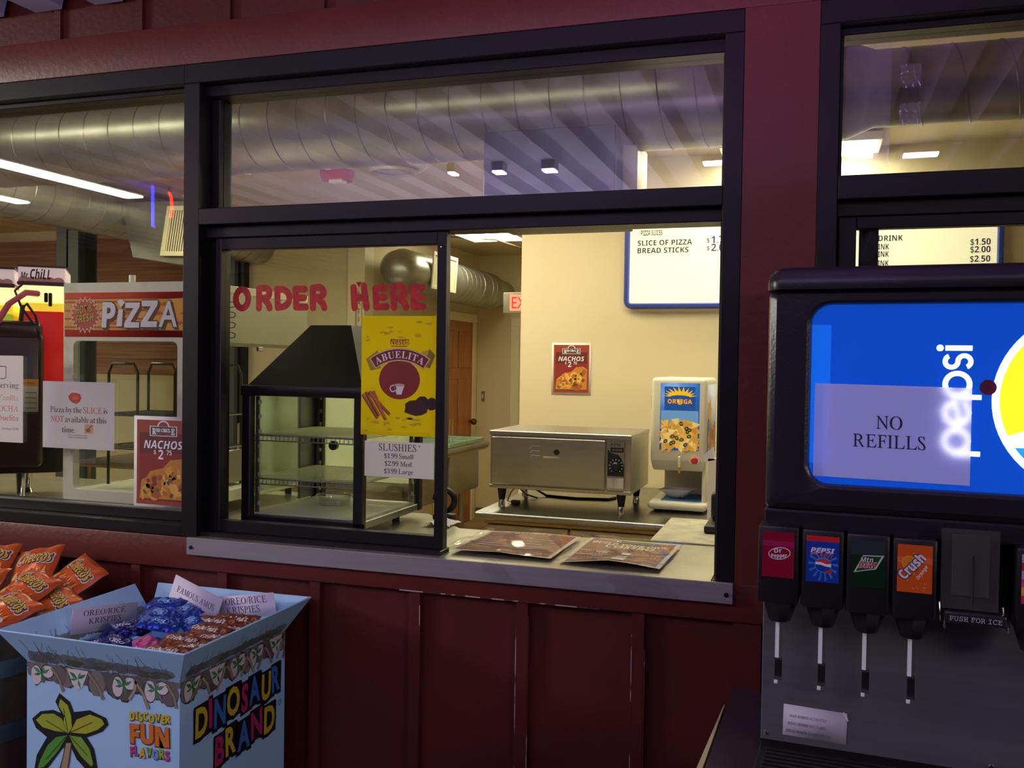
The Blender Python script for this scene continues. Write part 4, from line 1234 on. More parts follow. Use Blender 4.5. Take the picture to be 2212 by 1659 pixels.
def pizza_cabinet():
    t = thing('pizza_cabinet', 'off-white pizza display cabinet with a red lettered header behind left window', 'display cabinet', (-2.05, 0.4, 1.031))
    wm = mat('stained_enamel', 'ded9bf', 0.45, var=0.7, vscale=10, vcol='a9a486', vlo=0.55, vhi=0.75)
    X0, X1, Y0, Y1, Z0, Z1 = -2.345, -1.86, 0.15, 0.855, 1.072, 1.792
    f = MB()
    o0, o1 = X0 + 0.040, X1 - 0.040
    zb, zt = 1.118, 1.604
    def rr(x0, x1, z0, z1, r, n=5):
        P = []
        for cx, cz, a0 in ((x1 - r, z1 - r, 0), (x0 + r, z1 - r, 90), (x0 + r, z0 + r, 180), (x1 - r, z0 + r, 270)):
            P += [(cx + r * math.cos(math.radians(a0 + 90 * k / n)), cz + r * math.sin(math.radians(a0 + 90 * k / n))) for k in range(n + 1)]
        return P
    i = f.mi(wm)
    inn = rr(o0, o1, zb, zt, 0.02)
    for ya, yb in ((Y0, Y0 + 0.02),):
        ou = []
        for x, z in inn:                                  # project outwards to the outer rectangle
            cx, cz = (X0 + X1) / 2, (Z0 + Z1) / 2
            ex = X1 if x > cx else X0
            ez = Z1 if z > cz else Z0
            ou.append((x, z, ex, ez))
        n = len(inn)
        A = [f.bm.verts.new((x, ya, z)) for x, z in inn]
        B = [f.bm.verts.new((x, yb, z)) for x, z in inn]
        for k in range(n): f.face([A[k], A[(k + 1) % n], B[(k + 1) % n], B[k]], i)
        cor = [f.bm.verts.new((X1, ya, Z1)), f.bm.verts.new((X0, ya, Z1)), f.bm.verts.new((X0, ya, Z0)), f.bm.verts.new((X1, ya, Z0))]
        m = n // 4
        for c in range(4):
            for k in range(m - 1): f.face([cor[c], A[c * m + k], A[c * m + k + 1]], i)
            f.face([cor[c], A[c * m + m - 1], A[(c * m + m) % n], cor[(c + 1) % 4]], i)
    f.box(X0, X0 + 0.02, Y0 + 0.001, Y0 + 0.05, Z0, Z1, wm); f.box(X1 - 0.02, X1, Y0 + 0.001, Y0 + 0.05, Z0, Z1, wm)
    f.box(X0, X1, Y0 + 0.001, Y1, zt + 0.02, Z1, wm, 0.003, 1); f.box(X0, X1, Y0 + 0.001, Y1, Z0, zb - 0.005, wm, 0.003, 1)
    f.box(X0, X0 + 0.025, Y1 - 0.03, Y1, Z0, Z1, wm); f.box(X1 - 0.025, X1, Y1 - 0.03, Y1, Z0, Z1, wm)
    f.build('cabinet_frame', t)
    hs = mat('header_steel', '9c9c8c', 0.42, 0.6, var=0.3, vscale=3, vcol='88887a')
    q = MB(); q.box(X1, X1 + 0.004, Y0 + 0.04, Y1, 1.606, 1.770, hs); q.box(X1, X1 + 0.006, Y0 + 0.03, Y1 + 0.003, 1.770, 1.796, CREAMT, 0.001, 1)
    q.box(X1 - 0.004, X1 + 0.008, Y0 + 0.03, Y1 + 0.003, 1.594, 1.606, mat('header_lip', '6e6c5c', 0.4, 0.6)); q.build('side_panel', t, 'grey side panel under a pale top edge')
    q = MB(); q.box(X1 + 0.004, X1 + 0.014, 0.515, 0.545, 1.580, 1.596, STEELD, 0.002, 1); q.build('latch', t)
    for k in range(4):
        z = 1.742 - 0.034 * k
        q = MB(); q.tube([(X1 + 0.004, 0.33, z), (X1 + 0.012, 0.366, z), (X1 + 0.018, 0.372, z - 0.006), (X1 + 0.016, 0.370, z - 0.016), (X1 + 0.010, 0.358, z - 0.019), (X1 + 0.004, 0.33, z - 0.018)], 0.0016, BLACKM, 6); q.build('wire_hook', t)
    g = MB(); g.box(o0 - 0.01, o1 + 0.01, Y0 + 0.022, Y0 + 0.026, zb - 0.01, zt + 0.01, CASEG); g.build('front_glass', t)
    r = MB(); dk = mat('rack_wire', '57564c', 0.35, 0.8)
    for y in (0.30, 0.5):
        for x in (-2.235, -1.965):
            r.tube([(x - 0.06, y, zb), (x - 0.06, y, 1.50), (x - 0.045, y, 1.53), (x + 0.045, y, 1.53), (x + 0.06, y, 1.50), (x + 0.06, y, zb)], 0.005, dk, 8)
    for z in (1.25, 1.36):
        for k in range(7): r.cyl((-2.30, 0.22 + 0.05 * k, z), (-1.89, 0.22 + 0.05 * k, z), 0.0025, dk, n=6)
        r.cyl((-2.30, 0.22, z), (-2.30, 0.52, z), 0.003, dk, n=6); r.cyl((-1.89, 0.22, z), (-1.89, 0.52, z), 0.003, dk, n=6)
    r.build('pizza_rack', t)
    p = MB(); p.hexa([(-2.16, 0.30, 1.125), (-1.90, 0.30, 1.125), (-1.90, 0.55, 1.125), (-2.16, 0.55, 1.125), (-2.2, 0.34, 1.15), (-1.90, 0.34, 1.24), (-1.90, 0.55, 1.24), (-2.2, 0.55, 1.15)], mat('pan_metal', 'aeb0a0', 0.35, 0.85), 0.004, 1); p.build('sliding_pan', t)
    # header sign
    a = Art((X0 + 0.006, Y0 - 0.0015, 1.617), (1, 0, 0), (0, 0, 1), eps=0.0004)
    w, h = 0.473, 0.143
    a.sheet(w, h, 'c82a18', 0.0014)
    a.rect(0, 0.022, w, 0.122, 'e8a01e', 1)
    for k in range(7): a.rect(0, 0.028 + 0.0135 * k, 0.33, 0.034 + 0.0135 * k, ['c0441e', 'e0a02c'][k % 2], 1.5)
    for k in range(9): a.blob(0.2 + 0.04 * k, 0.045 + 0.03 * (k % 3), 0.03, 0.006, 'c4501e', 1.8, rg)
    a.line([(0, 0.022), (0.15, 0.020), (0.3, 0.023), (w, 0.020)], 0.002, '4a1a10', 2); a.line([(0, 0.122), (0.2, 0.124), (0.4, 0.121), (w, 0.124)], 0.002, '4a1a10', 2)
    a.star(0.083, 0.070, 0.066, 0.050, 20, 'f2c8b4', 3, sy=0.92); a.star(0.083, 0.070, 0.060, 0.045, 20, 'c03a22', 3.5, sy=0.92)
    a.text('HOT &', 0.082, 0.076, 0.024, '5a3a10', 4, 'boldit', rot=0.14, w=0.070); a.text('HOT &', 0.080, 0.078, 0.024, 'c8a838', 5, 'boldit', rot=0.14, w=0.070)
    a.text('FRESH', 0.086, 0.046, 0.024, '5a3a10', 4, 'boldit', rot=0.14, w=0.074); a.text('FRESH', 0.084, 0.048, 0.024, 'c8a838', 5, 'boldit', rot=0.14, w=0.074)
    x = 0.150
    for ch, cw, hh, dz in (('P', 0.052, 0.076, 0), ('i', 0.024, 0.056, -0.004), ('Z', 0.058, 0.074, 0), ('Z', 0.062, 0.078, 0.002), ('A', 0.07, 0.08, 0.002)):
        for c, dx, dy, L, of in (('6a2014', 0.006, -0.006, 4, 0.05), ('3a1410', 0.0, 0.0, 5, 0.05), ('e6e0e4', 0, 0, 6, 0.02)):
            if ch == 'i':
                a.poly([(x + dx, 0.034 + dy), (x + 0.022 + dx, 0.034 + dy), (x + 0.026 + dx, 0.088 + dy), (x + 0.008 + dx, 0.088 + dy)], c, L)
                a.poly([(x + 0.018 + dx, 0.093 + dy), (x + 0.002 + dx, 0.115 + dy), (x + 0.018 + dx, 0.120 + dy), (x + 0.034 + dx, 0.112 + dy)], c, L)
            else:
                a.text(ch, x + cw / 2 + dx, 0.032 + dz + dy, hh, c, L, 'bold' if ch != 'A' else 'sans', w=cw, off=of if ch != 'A' else of * 0.8, shear=0.05)
        x += cw + 0.006
    a.build('header_sign', t, 'red and orange header lettered HOT & FRESH PIZZA')
    a = Art((-2.03, Y0 - 0.0006, 1.078), (1, 0, 0), (0, 0, 1)); a.sheet(0.066, 0.03, '8f86a0', 0.0005); a.text('APW', 0.022, 0.010, 0.011, '4a3a50', 1, 'boldit'); a.build('maker_plate', t)
    b = MB(); b.cyl((-2.20, 0.3, 1.79), (-2.20, 0.3, 1.83), 0.011, WHITEP, n=12); b.build('top_stub', t)
    for x in (X0 + 0.04, X1 - 0.04):
        for y in (Y0 + 0.05, Y1 - 0.05):
            q = MB(); q.cyl((x, y, 1.031), (x, y, Z0), 0.012, RUBBER, n=12); q.build('foot', t)
pizza_cabinet()

def slush_machine():
    rz = math.radians(40)
    t = thing('slush_machine', 'slush machine with red and yellow frozen drink bowls at the left edge', 'slush machine', (-2.60, 0.42, 1.031), None, rz)
    bz = mat('slush_case', '3a2c24', 0.28, 0.2)
    z0 = -1.031
    def bd(mb, n, p, l=None): return mb.build(n, p, l, local=True)
    b = MB(); b.box(-0.33, 0.0, -0.02, 0.30, 0.10, 0.40, mat('slush_base', '26201e', 0.45), 0.008, 2); bd(b, 'base', t)
    b = MB(); b.box(-0.36, -0.062, -0.10, -0.022, 0.13, 0.60, bz, 0.018, 3); b.box(-0.36, -0.066, -0.105, -0.022, 0.575, 0.645, bz, 0.022, 3); bd(b, 'tap_housing', t)
    a = Art((-0.160, -0.1012, 0.325), (1, 0, 0), (0, 0, 1)); a.sheet(0.085, 0.115, 'b9b4aa', 0.001); a.rect(0, 0.09, 0.085, 0.115, 'd08a28', 1); a.text('WARNING', 0.042, 0.096, 0.009, '5a3a14', 2)
    for k in range(4): a.rect(0.006, 0.012 + 0.018 * k, 0.036, 0.015 + 0.018 * k, '6a665e', 1); a.rect(0.044, 0.012 + 0.018 * k, 0.08, 0.015 + 0.018 * k, '6a665e', 1)
    bd(a, 'warning_label', t, 'orange topped warning label')
    for x0, x1, c1, lz, txt in ((-0.147, 0.0, 'd41f1c', 0.0, 'Mr.'), (-0.312, -0.165, 'b8d42a', -0.012, '')):
        bw = MB(); bw.box(x0, x1, 0.0, 0.28, 0.40, 0.685 + lz, mat('slush_' + c1, c1, 0.35, emit=0.40), 0.010, 2)
        bw.box(x0 + 0.002, x1 - 0.002, 0.002, 0.278, 0.682 + lz, 0.715 + lz, glow('ffd23a', 0.8), 0.004, 1)
        bl = bd(bw, 'drink_bowl', t, 'red frozen drink' if txt else 'yellow green frozen drink')
        u = MB(); u.box(x0, x1, 0.0, 0.28, 0.715 + lz, 0.778 + lz, mat('lit_bowl_top', 'f6e2a0', 0.3, emit=1.3, ecol='ffe2a0'), 0.006, 2); bd(u, 'lit_bowl_top', bl)
        l = MB(); l.box(x0 - 0.003, x1 + 0.003, -0.006, 0.285, 0.786 + lz, 0.842 + lz, mat('lid_white', 'e8d8dc', 0.4, emit=0.35, ecol='ffdfe0'), 0.005, 2)
        l.box(x0 - 0.006, x1 + 0.006, -0.012, 0.29, 0.775 + lz, 0.789 + lz, mat('lid_rim', '4a3438', 0.4), 0.003, 1)
        l.box(x0 - 0.005, x1 + 0.005, -0.010, 0.288, 0.840 + lz, 0.847 + lz, mat('lid_rim', '4a3438', 0.4)); li = bd(l, 'sign_lid', t)
        a = Art((x0, -0.0072, 0.789 + lz), (1, 0, 0), (0, 0, 1))
        for k in range(5): a.disc(0.016 + 0.028 * k, 0.004, 0.018, 0.013, 'e2a8ac', 1)
        if txt: a.text(txt, 0.006, 0.012, 0.020, '3a1c22', 2, 'boldit', 'l', w=0.026)
        a.text('ChiLL', 0.036, 0.009, 0.034, '3a1c22', 2, 'boldit', 'l', w=0.066)
        bd(a, 'sign_print', li)
    for pts, m_, r, nm in (([(-0.085, -0.012, 0.745), (-0.12, -0.05, 0.745), (-0.17, -0.09, 0.70), (-0.21, -0.115, 0.62), (-0.24, -0.12, 0.54)], mat('pink_hose', 'b8506a', 0.4), 0.011, 'pink_hose'),
                           ([(-0.13, -0.016, 0.782), (-0.155, -0.05, 0.75), (-0.13, -0.09, 0.69), (-0.07, -0.1, 0.60)], RUBBER, 0.0045, 'wire'),
                           ([(-0.13, -0.06, 0.69), (-0.115, -0.07, 0.705), (-0.085, -0.09, 0.66), (-0.07, -0.1, 0.58)], RUBBER, 0.0045, 'wire'),
                           ([(-0.13, -0.05, 0.70), (-0.135, -0.06, 0.64), (-0.135, -0.07, 0.60)], RUBBER, 0.008, 'tap_lever')):
        q = MB(); q.tube(pts, r, m_, 8); bd(q, nm, t)
    for x in (-0.06, -0.046): q = MB(); q.box(x - 0.006, x + 0.006, -0.01, 0.0, 0.715 - (x + 0.06), 0.75, RUBBER, 0.003, 1); bd(q, 'clip', t)
    for x in (-0.29, -0.141):
        for y in (0.02, 0.25):
            q = MB(); q.lathe((x, y, 0.0), (0, 0, 1), [(0, 0), (0.022, 0), (0.019, 0.008), (0.013, 0.02), (0.018, 0.1)], CHROME, 16); bd(q, 'leg', t)
slush_machine()
q = MB(); q.tube([(-2.62, 0.2, 1.037), (-2.75, 0.17, 1.037), (-2.86, 0.2, 1.037), (-2.9, 0.3, 1.037), (-2.8, 0.36, 1.037)], 0.006, RUBBER, 8)
q.solo('electric_lead', 'dark cord curved on the counter under the slush machine', 'cord')

# things at the right end of the counter
t = thing('card_terminal', 'black device mostly hidden behind the right window jamb', 'terminal', (-0.25, 0.72, 1.036))
b = MB(); b.box(-0.315, -0.22, 0.60, 0.80, 1.036, 1.06, BLACK, 0.006, 2); b.build('base', t)
b = MB(); b.box(-0.305, -0.23, 0.70, 0.76, 1.06, 1.15, BLACK, 0.012, 3); b.build('body', t)
b = MB(); b.prism([(-0.42, 1.5, 1.19), (-0.385, 1.5, 1.225), (-0.375, 1.5, 1.175), (-0.415, 1.5, 1.165)], (0.0, 0.05, 0), PAPER)
b.box(-0.40, -0.37, 1.5, 1.55, 0.919, 1.18, WHITEP)
b.solo('napkin_holder', 'white napkin sticking out of a holder behind the right jamb', 'napkin holder')

# ================================================================ papers taped to the glass
def paper(o, w, h, ux=(1, 0, 0), uy=(0, 0, 1), c='e6e2e6', t=0.0006):
    a = Art(o, ux, uy); a.poly([(0, 0), (w, 0), (w, h), (0, h)], thin_sheet('sign_paper', 'ece8ea', 0.4), 0)
    return a
def tape_strip(o, w, h, label, nm='tape_strip', ux=(1, 0, 0), uy=(0, 0, 1)):
    a = Art(o, ux, uy); a.sheet(w, h, TAPE, 0.0003)
    return a
a = paper((-2.335, 0.0545, 1.262), 0.278, 0.211)
a.blob(0.127, 0.160, 0.027, 0.018, 'b8341f', 1, random.Random(3), 9, 0.12); a.blob(0.127, 0.160, 0.014, 0.006, 'd8583a', 2, random.Random(8), 9, 0.2); a.rect(0.105, 0.176, 0.142, 0.182, 'e6c8c4', 2)
def line_mix(a, parts, y, h, total, x0):
    x = x0
    ws = [glyphs(s, 'serif', 0.0)[2] for s, c in parts]
    sp = 0.32
    k = total / (sum(ws) + sp * (len(parts) - 1))
    for (s, c), w in zip(parts, ws):
        a.text(s, x, y, h, c, 2, 'serif', 'l', w=w * k); x += (w + sp) * k
line_mix(a, [('Pizza', '35343c'), ('by', '35343c'), ('the', '35343c'), ('SLICE', 'c0504a'), ('is', '35343c')], 0.113, 0.019, 0.222, 0.030)
line_mix(a, [('NOT', 'c0504a'), ('available', '35343c'), ('at', '35343c'), ('this', '35343c')], 0.083, 0.019, 0.216, 0.032)
a.text('time.', 0.077, 0.050, 0.019, '35343c', 2, 'serif', 'l', w=0.05)
a.rect(0.165, 0.050, 0.198, 0.078, 'dc9c5c', 1); a.disc(0.179, 0.060, 0.009, 0.006, '6a6a72', 2); a.line([(0.18, 0.064), (0.194, 0.076)], 0.003, '7a3a1a', 3)
a.text('Sorry for the inconvenience!', 0.138, 0.041, 0.0045, '44434a', 2, 'serif', w=0.075); a.text('Thank you, Management Staff', 0.138, 0.034, 0.0045, '44434a', 2, 'serif', w=0.075)
a.solo('paper_sign', 'white paper sign about pizza by the slice taped inside the left window', 'paper sign')
a = MB(); a.grid(lambda u, v: V((-2.345 + 0.30 * u, 0.0525 - 0.0006 * abs(math.sin(u * 9)), 1.252 + 0.232 * v)), 12, 6, SLEEVE)
a.solo('plastic_sleeve', 'clear plastic sleeve around the pizza by the slice sign', 'plastic sleeve')
for k, (x, z, w, h, lab) in enumerate(((-2.215, 1.478, 0.045, 0.018, 'short clear tape piece above the pizza by the slice sign'), (-2.22, 1.218, 0.095, 0.042, 'crinkled clear tape under the pizza by the slice sign'))):
    b = MB(); b.grid(lambda u, v: V((x + w * u, 0.0515 - 0.0014 * abs(math.sin(u * 17 + v * 9)), z + h * v)), 10, 6, TAPE); b.solo('tape_piece', lab, 'tape')
a = paper((-2.62, 0.0545, 1.272), 0.205, 0.28)
a.text('Now Serving:', 0.190, 0.175, 0.020, '4a4850', 2, 'serif', 'r', w=0.15)
for s, z, c in (('French Vanilla', 0.135, 'd8a488'), ('MOCHA', 0.100, 'c87078'), ('Abuelita', 0.070, 'c87078')): a.text(s, 0.186, z, 0.019, c, 2, 'serif', 'r')
a.text('Medium $1.00', 0.186, 0.040, 0.008, '6a6870', 2, 'serif', 'r'); a.text('ea.', 0.10, 0.026, 0.008, '6a6870', 2, 'serif', 'r')
a.line([(0.10, 0.205), (0.10, 0.245), (0.135, 0.245), (0.135, 0.21), (0.128, 0.205), (0.10, 0.205)], 0.003, '5a5860', 2)
a.solo('paper_sign', 'white paper sign with pink drink names cut off by the left photo edge', 'paper sign')
nacho_poster((-1.982, 0.0545, 1.094), (1, 0, 0), (0, 0, 1), 0.215, 0.280, 'food_poster', 'red nachos poster on the left window beside the dark mullion', 4)

# yellow chocolate poster on the sash
def choc_poster():
    w, h = 0.232, 0.329
    a = Art((-1.2, 0.0345, 1.347), (1, 0, 0), (0, 0, 1))
    a.poly([(0, 0), (w, 0), (w, h), (0, h)], thin_sheet('yellow_sheet', 'ecd21a'), 0)
    rg = random.Random(21)
    for k in range(26):
        a.blob(rg.uniform(0.01, w - 0.02), rg.choice([rg.uniform(0.25, h - 0.015), rg.uniform(0.01, 0.05)]), rg.uniform(0.004, 0.014), rg.uniform(0.002, 0.004), 'c8ac14', 1, rg)
    a.disc(w * 0.50, h * 0.47, w * 0.265, h * 0.165, '8c2420', 2, 40)
    # ribbon
    cx, cy, R = w * 0.5, -0.012 + h * 0.29, 0.140
    def band(r0, r1, a0, a1, c, L):
        a.ring(cx, cy, r0, r1, c, L, 24, math.radians(a0), math.radians(a1))
    a.poly([(0.014, 0.21), (0.05, 0.235), (0.06, 0.185), (0.028, 0.178)], 'a8901c', 3); a.poly([(0.205, 0.24), (0.222, 0.222), (0.206, 0.186), (0.176, 0.20)], '8a7418', 3); a.poly([(0.182, 0.232), (0.204, 0.238), (0.192, 0.198), (0.174, 0.202)], 'c8b030', 3.5)
    band(R - 0.018, R + 0.018, 54, 126, 'c8a82c', 4); band(R - 0.016, R + 0.0165, 55, 125, 'e8dcd0', 4.5); band(R - 0.0145, R + 0.015, 55.6, 124.4, '7c1e1e', 5)
    a.arctext('ABUELITA', cx, cy, R - 0.0095, 0.0195, 'f0e8e0', 6, 'serifb', 0.6)
    a.text('Nestl\u00e9', w * 0.5, h * 0.762, 0.015, '8c2c1c', 3, 'bold', w=0.056)
    a.rect(w * 0.395, h * 0.80, w * 0.625, h * 0.806, '8c2c1c', 3); a.rect(w * 0.39, h * 0.745, w * 0.60, h * 0.752, '8c2c1c', 3)
    # cup in front of the red oval, cinnamon sticks, chocolate pieces
    a.poly([(w * 0.43, h * 0.425), (w * 0.57, h * 0.425), (w * 0.53, h * 0.345), (w * 0.47, h * 0.345)], 'ece6e4', 6); a.disc(w * 0.5, h * 0.425, w * 0.07, h * 0.012, 'd8a898', 7)
    a.ring(w * 0.42, h * 0.395, 0.007, 0.010, 'ece6e4', 6, 16)
    for (x0, y0, x1, y1), c in zip(((0.02, 0.34, 0.22, 0.14), (0.06, 0.36, 0.24, 0.16), (0.12, 0.365, 0.33, 0.13), (0.10, 0.36, 0.38, 0.175), (0.16, 0.37, 0.31, 0.15)), ('8a3c14', '7a3010', 'a04a1a', '8a3a14', 'b05a24')):
        a.line([(w * x0, h * y0), (w * x1, h * y1)], 0.009, c, 8 + x0); a.line([(w * x0 + 0.002, h * y0), (w * x1 + 0.002, h * y1)], 0.002, 'c87838', 9 + x0)
    a.blob(w * 0.72, h * 0.235, 0.036, 0.022, '3c1a16', 8, rg, 12, 0.12); a.blob(w * 0.92, h * 0.275, 0.016, 0.019, '34150f', 8.5, rg, 10, 0.12); a.blob(w * 0.80, h * 0.285, 0.022, 0.016, '2c120c', 7.5, rg, 10, 0.12)
    a.solo('chocolate_poster', 'yellow hot chocolate poster on the sliding sash under the word HERE', 'poster')
choc_poster()
a = paper((-1.187, 0.0345, 1.232), 0.209, 0.098)
a.text('SLUSHIES', 0.100, 0.073, 0.019, '34333b', 2, 'serif', w=0.113); a.disc(0.166, 0.088, 0.002, 0.002, '55545c', 2)
for s, z, w in (('$1.99 Small', 0.052, 0.088), ('$2.99 Med.', 0.031, 0.084), ('$3.99 Large', 0.010, 0.088)):
    a.text(s, 0.104, z, 0.0135, '34333b', 2, 'serif', w=w)
a.solo('paper_sign', 'small white slushies price sign taped under the yellow poster', 'paper sign')
b = MB(); b.grid(lambda u, v: V((-1.205 + 0.215 * u, 0.0335 - 0.001 * abs(math.sin(u * 12)), 1.222 + 0.135 * v)), 12, 6, SLEEVE); b.solo('plastic_sleeve', 'clear plastic film around the slushies price sign', 'plastic sleeve')

# clear film taped in the right window
b = MB(); b.grid(lambda u, v: V((0.056 + 0.10 * u, 0.0535 - 0.0012 * abs(math.sin(u * 20 + v * 14)), 2.01 + 0.300 * v)), 14, 22, TAPE); b.solo('plastic_sleeve', 'empty clear plastic sleeve taped in the corner of the right upper pane', 'plastic sleeve')
for z, lab in ((2.205, 'shiny crinkled tape piece on the right upper pane, upper one'), (2.115, 'shiny crinkled tape piece on the right upper pane, lower one')):
    b = MB(); b.grid(lambda u, v: V((0.175 + 0.045 * u, 0.0535 - 0.004 * abs(math.sin(u * 9 + v * 11) * math.sin(v * 7)), z + 0.055 * v)), 10, 10, TAPE); b.solo('tape_piece', lab, 'tape')

# two laminated menus lying on the ledge
def flyer(o, w, h, rot, label, combo, seed):
    o = V(o); cr, sr = math.cos(rot), math.sin(rot)
    ux, uy = V((cr, sr, 0)), V((-sr, cr, 0))
    rg = random.Random(seed)
    wave = lambda x, y: 0.0035 * math.sin(x * 16 + seed) * math.sin(y * 14 + 1) + 0.004 + 0.010 * max(0, 1 - y / (h * 0.25)) * (1 - abs(2 * x / w - 1)) * (1 if combo else 1.0)
    fn = lambda x, y, d: o + ux * x + uy * y + V((0, 0, 0.0012 + wave(x, y) + d * 2.0))
    t = thing('menu_flyer', label, 'menu', o + ux * w / 2)
    a = Art(o, ux, uy, fn=fn)
    def patch(x0, y0, x1, y1, c, L, nx=12, ny=12):
        m = a.m(c); i = a.mi(m)
        g = [[a.bm.verts.new(fn(x0 + (x1 - x0) * p / nx, y0 + (y1 - y0) * q / ny, L * a.eps)) for q in range(ny + 1)] for p in range(nx + 1)]
        for p in range(nx):
            for q in range(ny): a.face([g[p][q], g[p + 1][q], g[p + 1][q + 1], g[p][q + 1]], i)
    patch(0, 0, w, h, 'd8d0c0', 0); patch(0.012, 0.012, w - 0.012, h - 0.012, '8c3a26', 2); patch(0.018, 0.018, w - 0.018, h * 0.90, '7a3026' if not combo else '8a4028', 4)
    a.rect(w * 0.30, h * 0.86, w * 0.76, h * 0.955, '2a2c34', 7)
    a.text('R', w * 0.345, h * 0.868, h * 0.065, 'ece6da', 9, 'serifb', w=w * 0.065); a.text('ED CIRCL', w * 0.52, h * 0.885, h * 0.045, 'ece6da', 9, 'serifb', w=w * 0.27); a.text('E', w * 0.705, h * 0.868, h * 0.065, 'ece6da', 9, 'serifb', w=w * 0.055)
    if combo:
        a.text('BUILD YOUR OWN', w * 0.5, h * 0.745, h * 0.085, 'f0e8dc', 9, 'boldit', w=w * 0.82); a.text('COMBO', w * 0.52, h * 0.64, h * 0.095, 'f0e8dc', 9, 'boldit', w=w * 0.52)
        for k in range(10): a.blob(w * rg.uniform(0.1, 0.9), h * rg.uniform(0.48, 0.64), w * 0.08, h * 0.02, rg.choice(['b05a28', 'c88a2c', '6a2a3a', '9a4428', '7a5a28']), 6 + 0.2 * k, rg)
        a.rect(w * 0.86, h * 0.54, w * 0.95, h * 0.66, '4a3470', 8)
        for k, (z, p) in enumerate(((0.40, '4'), (0.26, '5'), (0.12, '7'))):
            a.text(('SMALL COMBO', 'MEDIUM COMBO', 'LARGE COMBO')[k], w * 0.06, h * (z + 0.045), h * 0.028, 'e8ded0', 9, 'boldit', 'l', w=w * 0.36)
            a.text('$' + p + '.99', w * 0.24, h * (z - 0.005), h * 0.04, 'f0e8dc', 9, 'boldit', 'l', w=w * 0.12)
            s = 0.05 + 0.012 * k
            a.poly([(w * (0.56 - s * 0.8), h * (z - s * 0.8)), (w * (0.56 + s * 0.8), h * (z - s * 0.8)), (w * (0.56 + s), h * (z + s)), (w * (0.56 - s), h * (z + s))], 'e4dccc', 9)
            a.text('+', w * 0.66, h * z, h * 0.03, 'e8ded0', 9); a.blob(w * 0.76, h * z, w * 0.06, h * 0.025, 'b86a34', 8, rg); a.text('+', w * 0.84, h * z, h * 0.03, 'e8ded0', 9); a.text('ITEM', w * 0.91, h * z, h * 0.025, 'e8ded0', 9)
    else:
        for k in range(26): a.blob(w * rg.uniform(0.08, 0.9), h * rg.uniform(0.10, 0.8), w * rg.uniform(0.03, 0.09), h * rg.uniform(0.012, 0.03), rg.choice(['a0342c', 'b86a2c', 'c88a34', '5a201c', '8a2a30', '6a3a24']), 6 + 0.1 * k, rg)
        for k in range(7):
            a.rect(w * 0.12, h * (0.14 + 0.09 * k), w * rg.uniform(0.3, 0.45), h * (0.152 + 0.09 * k), 'd8c4b4', 9); a.rect(w * 0.56, h * (0.12 + 0.09 * k), w * rg.uniform(0.7, 0.88), h * (0.132 + 0.09 * k), 'd8c4b4', 9)
    a.build('printed_sheet', t)
    f = MB()
    def film(u, v):
        x, y = -0.012 + (w + 0.024) * u, -0.03 + (h + 0.045) * v
        return o + ux * x + uy * y + V((0, 0, 0.007 + wave(min(max(x, 0), w), min(max(y, 0), h)) + 0.0035 * abs(math.sin(x * 31 + y * 17)) * (1.6 if v < 0.15 or u < 0.06 else 0.6)))
    f.grid(film, 40, 40, CLEARP); f.build('laminate_film', t)
flyer((-0.931, 0.036, 1.0365), 0.285, 0.335, -0.0, 'red menu flyer in crinkled clear film, beside the sash', False, 2)
flyer((-0.620, 0.022, 1.0365), 0.262, 0.345, -0.02, 'brown combo menu flyer in clear film, nearer the right jamb', True, 5)
for (x, z, w, h, lab) in ((-0.80, 0.985, 0.07, 0.055, 'clear tape tail hanging over the ledge under the first flyer'), (-0.47, 0.985, 0.16, 0.05, 'clear film tail hanging over the ledge under the combo flyer')):
    b = MB(); b.grid(lambda u, v: V((x + w * u + 0.012 * math.sin(v * 5), -0.0385 - 0.003 * abs(math.sin(u * 13 + v * 8)), z + h * v * (0.8 + 0.3 * math.sin(u * 4)))), 12, 8, TAPE); b.solo('tape_tail', lab, 'tape')
# ================================================================ drink machine on the right
SM = mat('machine_black', '232026', 0.30, bump=0.05, bscale=180)
def drink_counter():
    t = thing('drink_counter', 'dark laminate counter with a pale edge carrying the drink machine', 'counter', (0.5, -0.5, 0), None, math.radians(-2.0))
    b = MB(); lam = mat('purple_laminate', '3a3038', 0.25, var=0.4, vscale=5, vcol='2c242a')
    b.hexa([(-0.178, -1.15, 0.75), (1.5, -1.15, 0.75), (1.5, -0.03, 0.75), (-0.15, -0.03, 0.75), (-0.205, -1.15, 0.783), (1.5, -1.15, 0.783), (1.5, -0.03, 0.783), (-0.172, -0.03, 0.783)], lam, 0.002, 1)
    b.build('top', t)
    b = MB(); b.hexa([(-0.17, -1.10, 0), (1.48, -1.10, 0), (1.48, -0.04, 0), (-0.14, -0.04, 0), (-0.17, -1.10, 0.75), (1.48, -1.10, 0.75), (1.48, -0.04, 0.75), (-0.14, -0.04, 0.75)], mat('counter_base', '241d22', 0.5)); b.build('base', t)
    b = MB(); b.hexa([(-0.232, -1.16, 0.75), (-0.206, -1.16, 0.75), (-0.178, -0.16, 0.75), (-0.180, -0.16, 0.75), (-0.232, -1.16, 0.7845), (-0.206, -1.16, 0.7845), (-0.178, -0.16, 0.7845), (-0.180, -0.16, 0.7845)], mat('pale_edge', 'c8ba8c', 0.5)); b.build('edge_banding', t)
drink_counter()

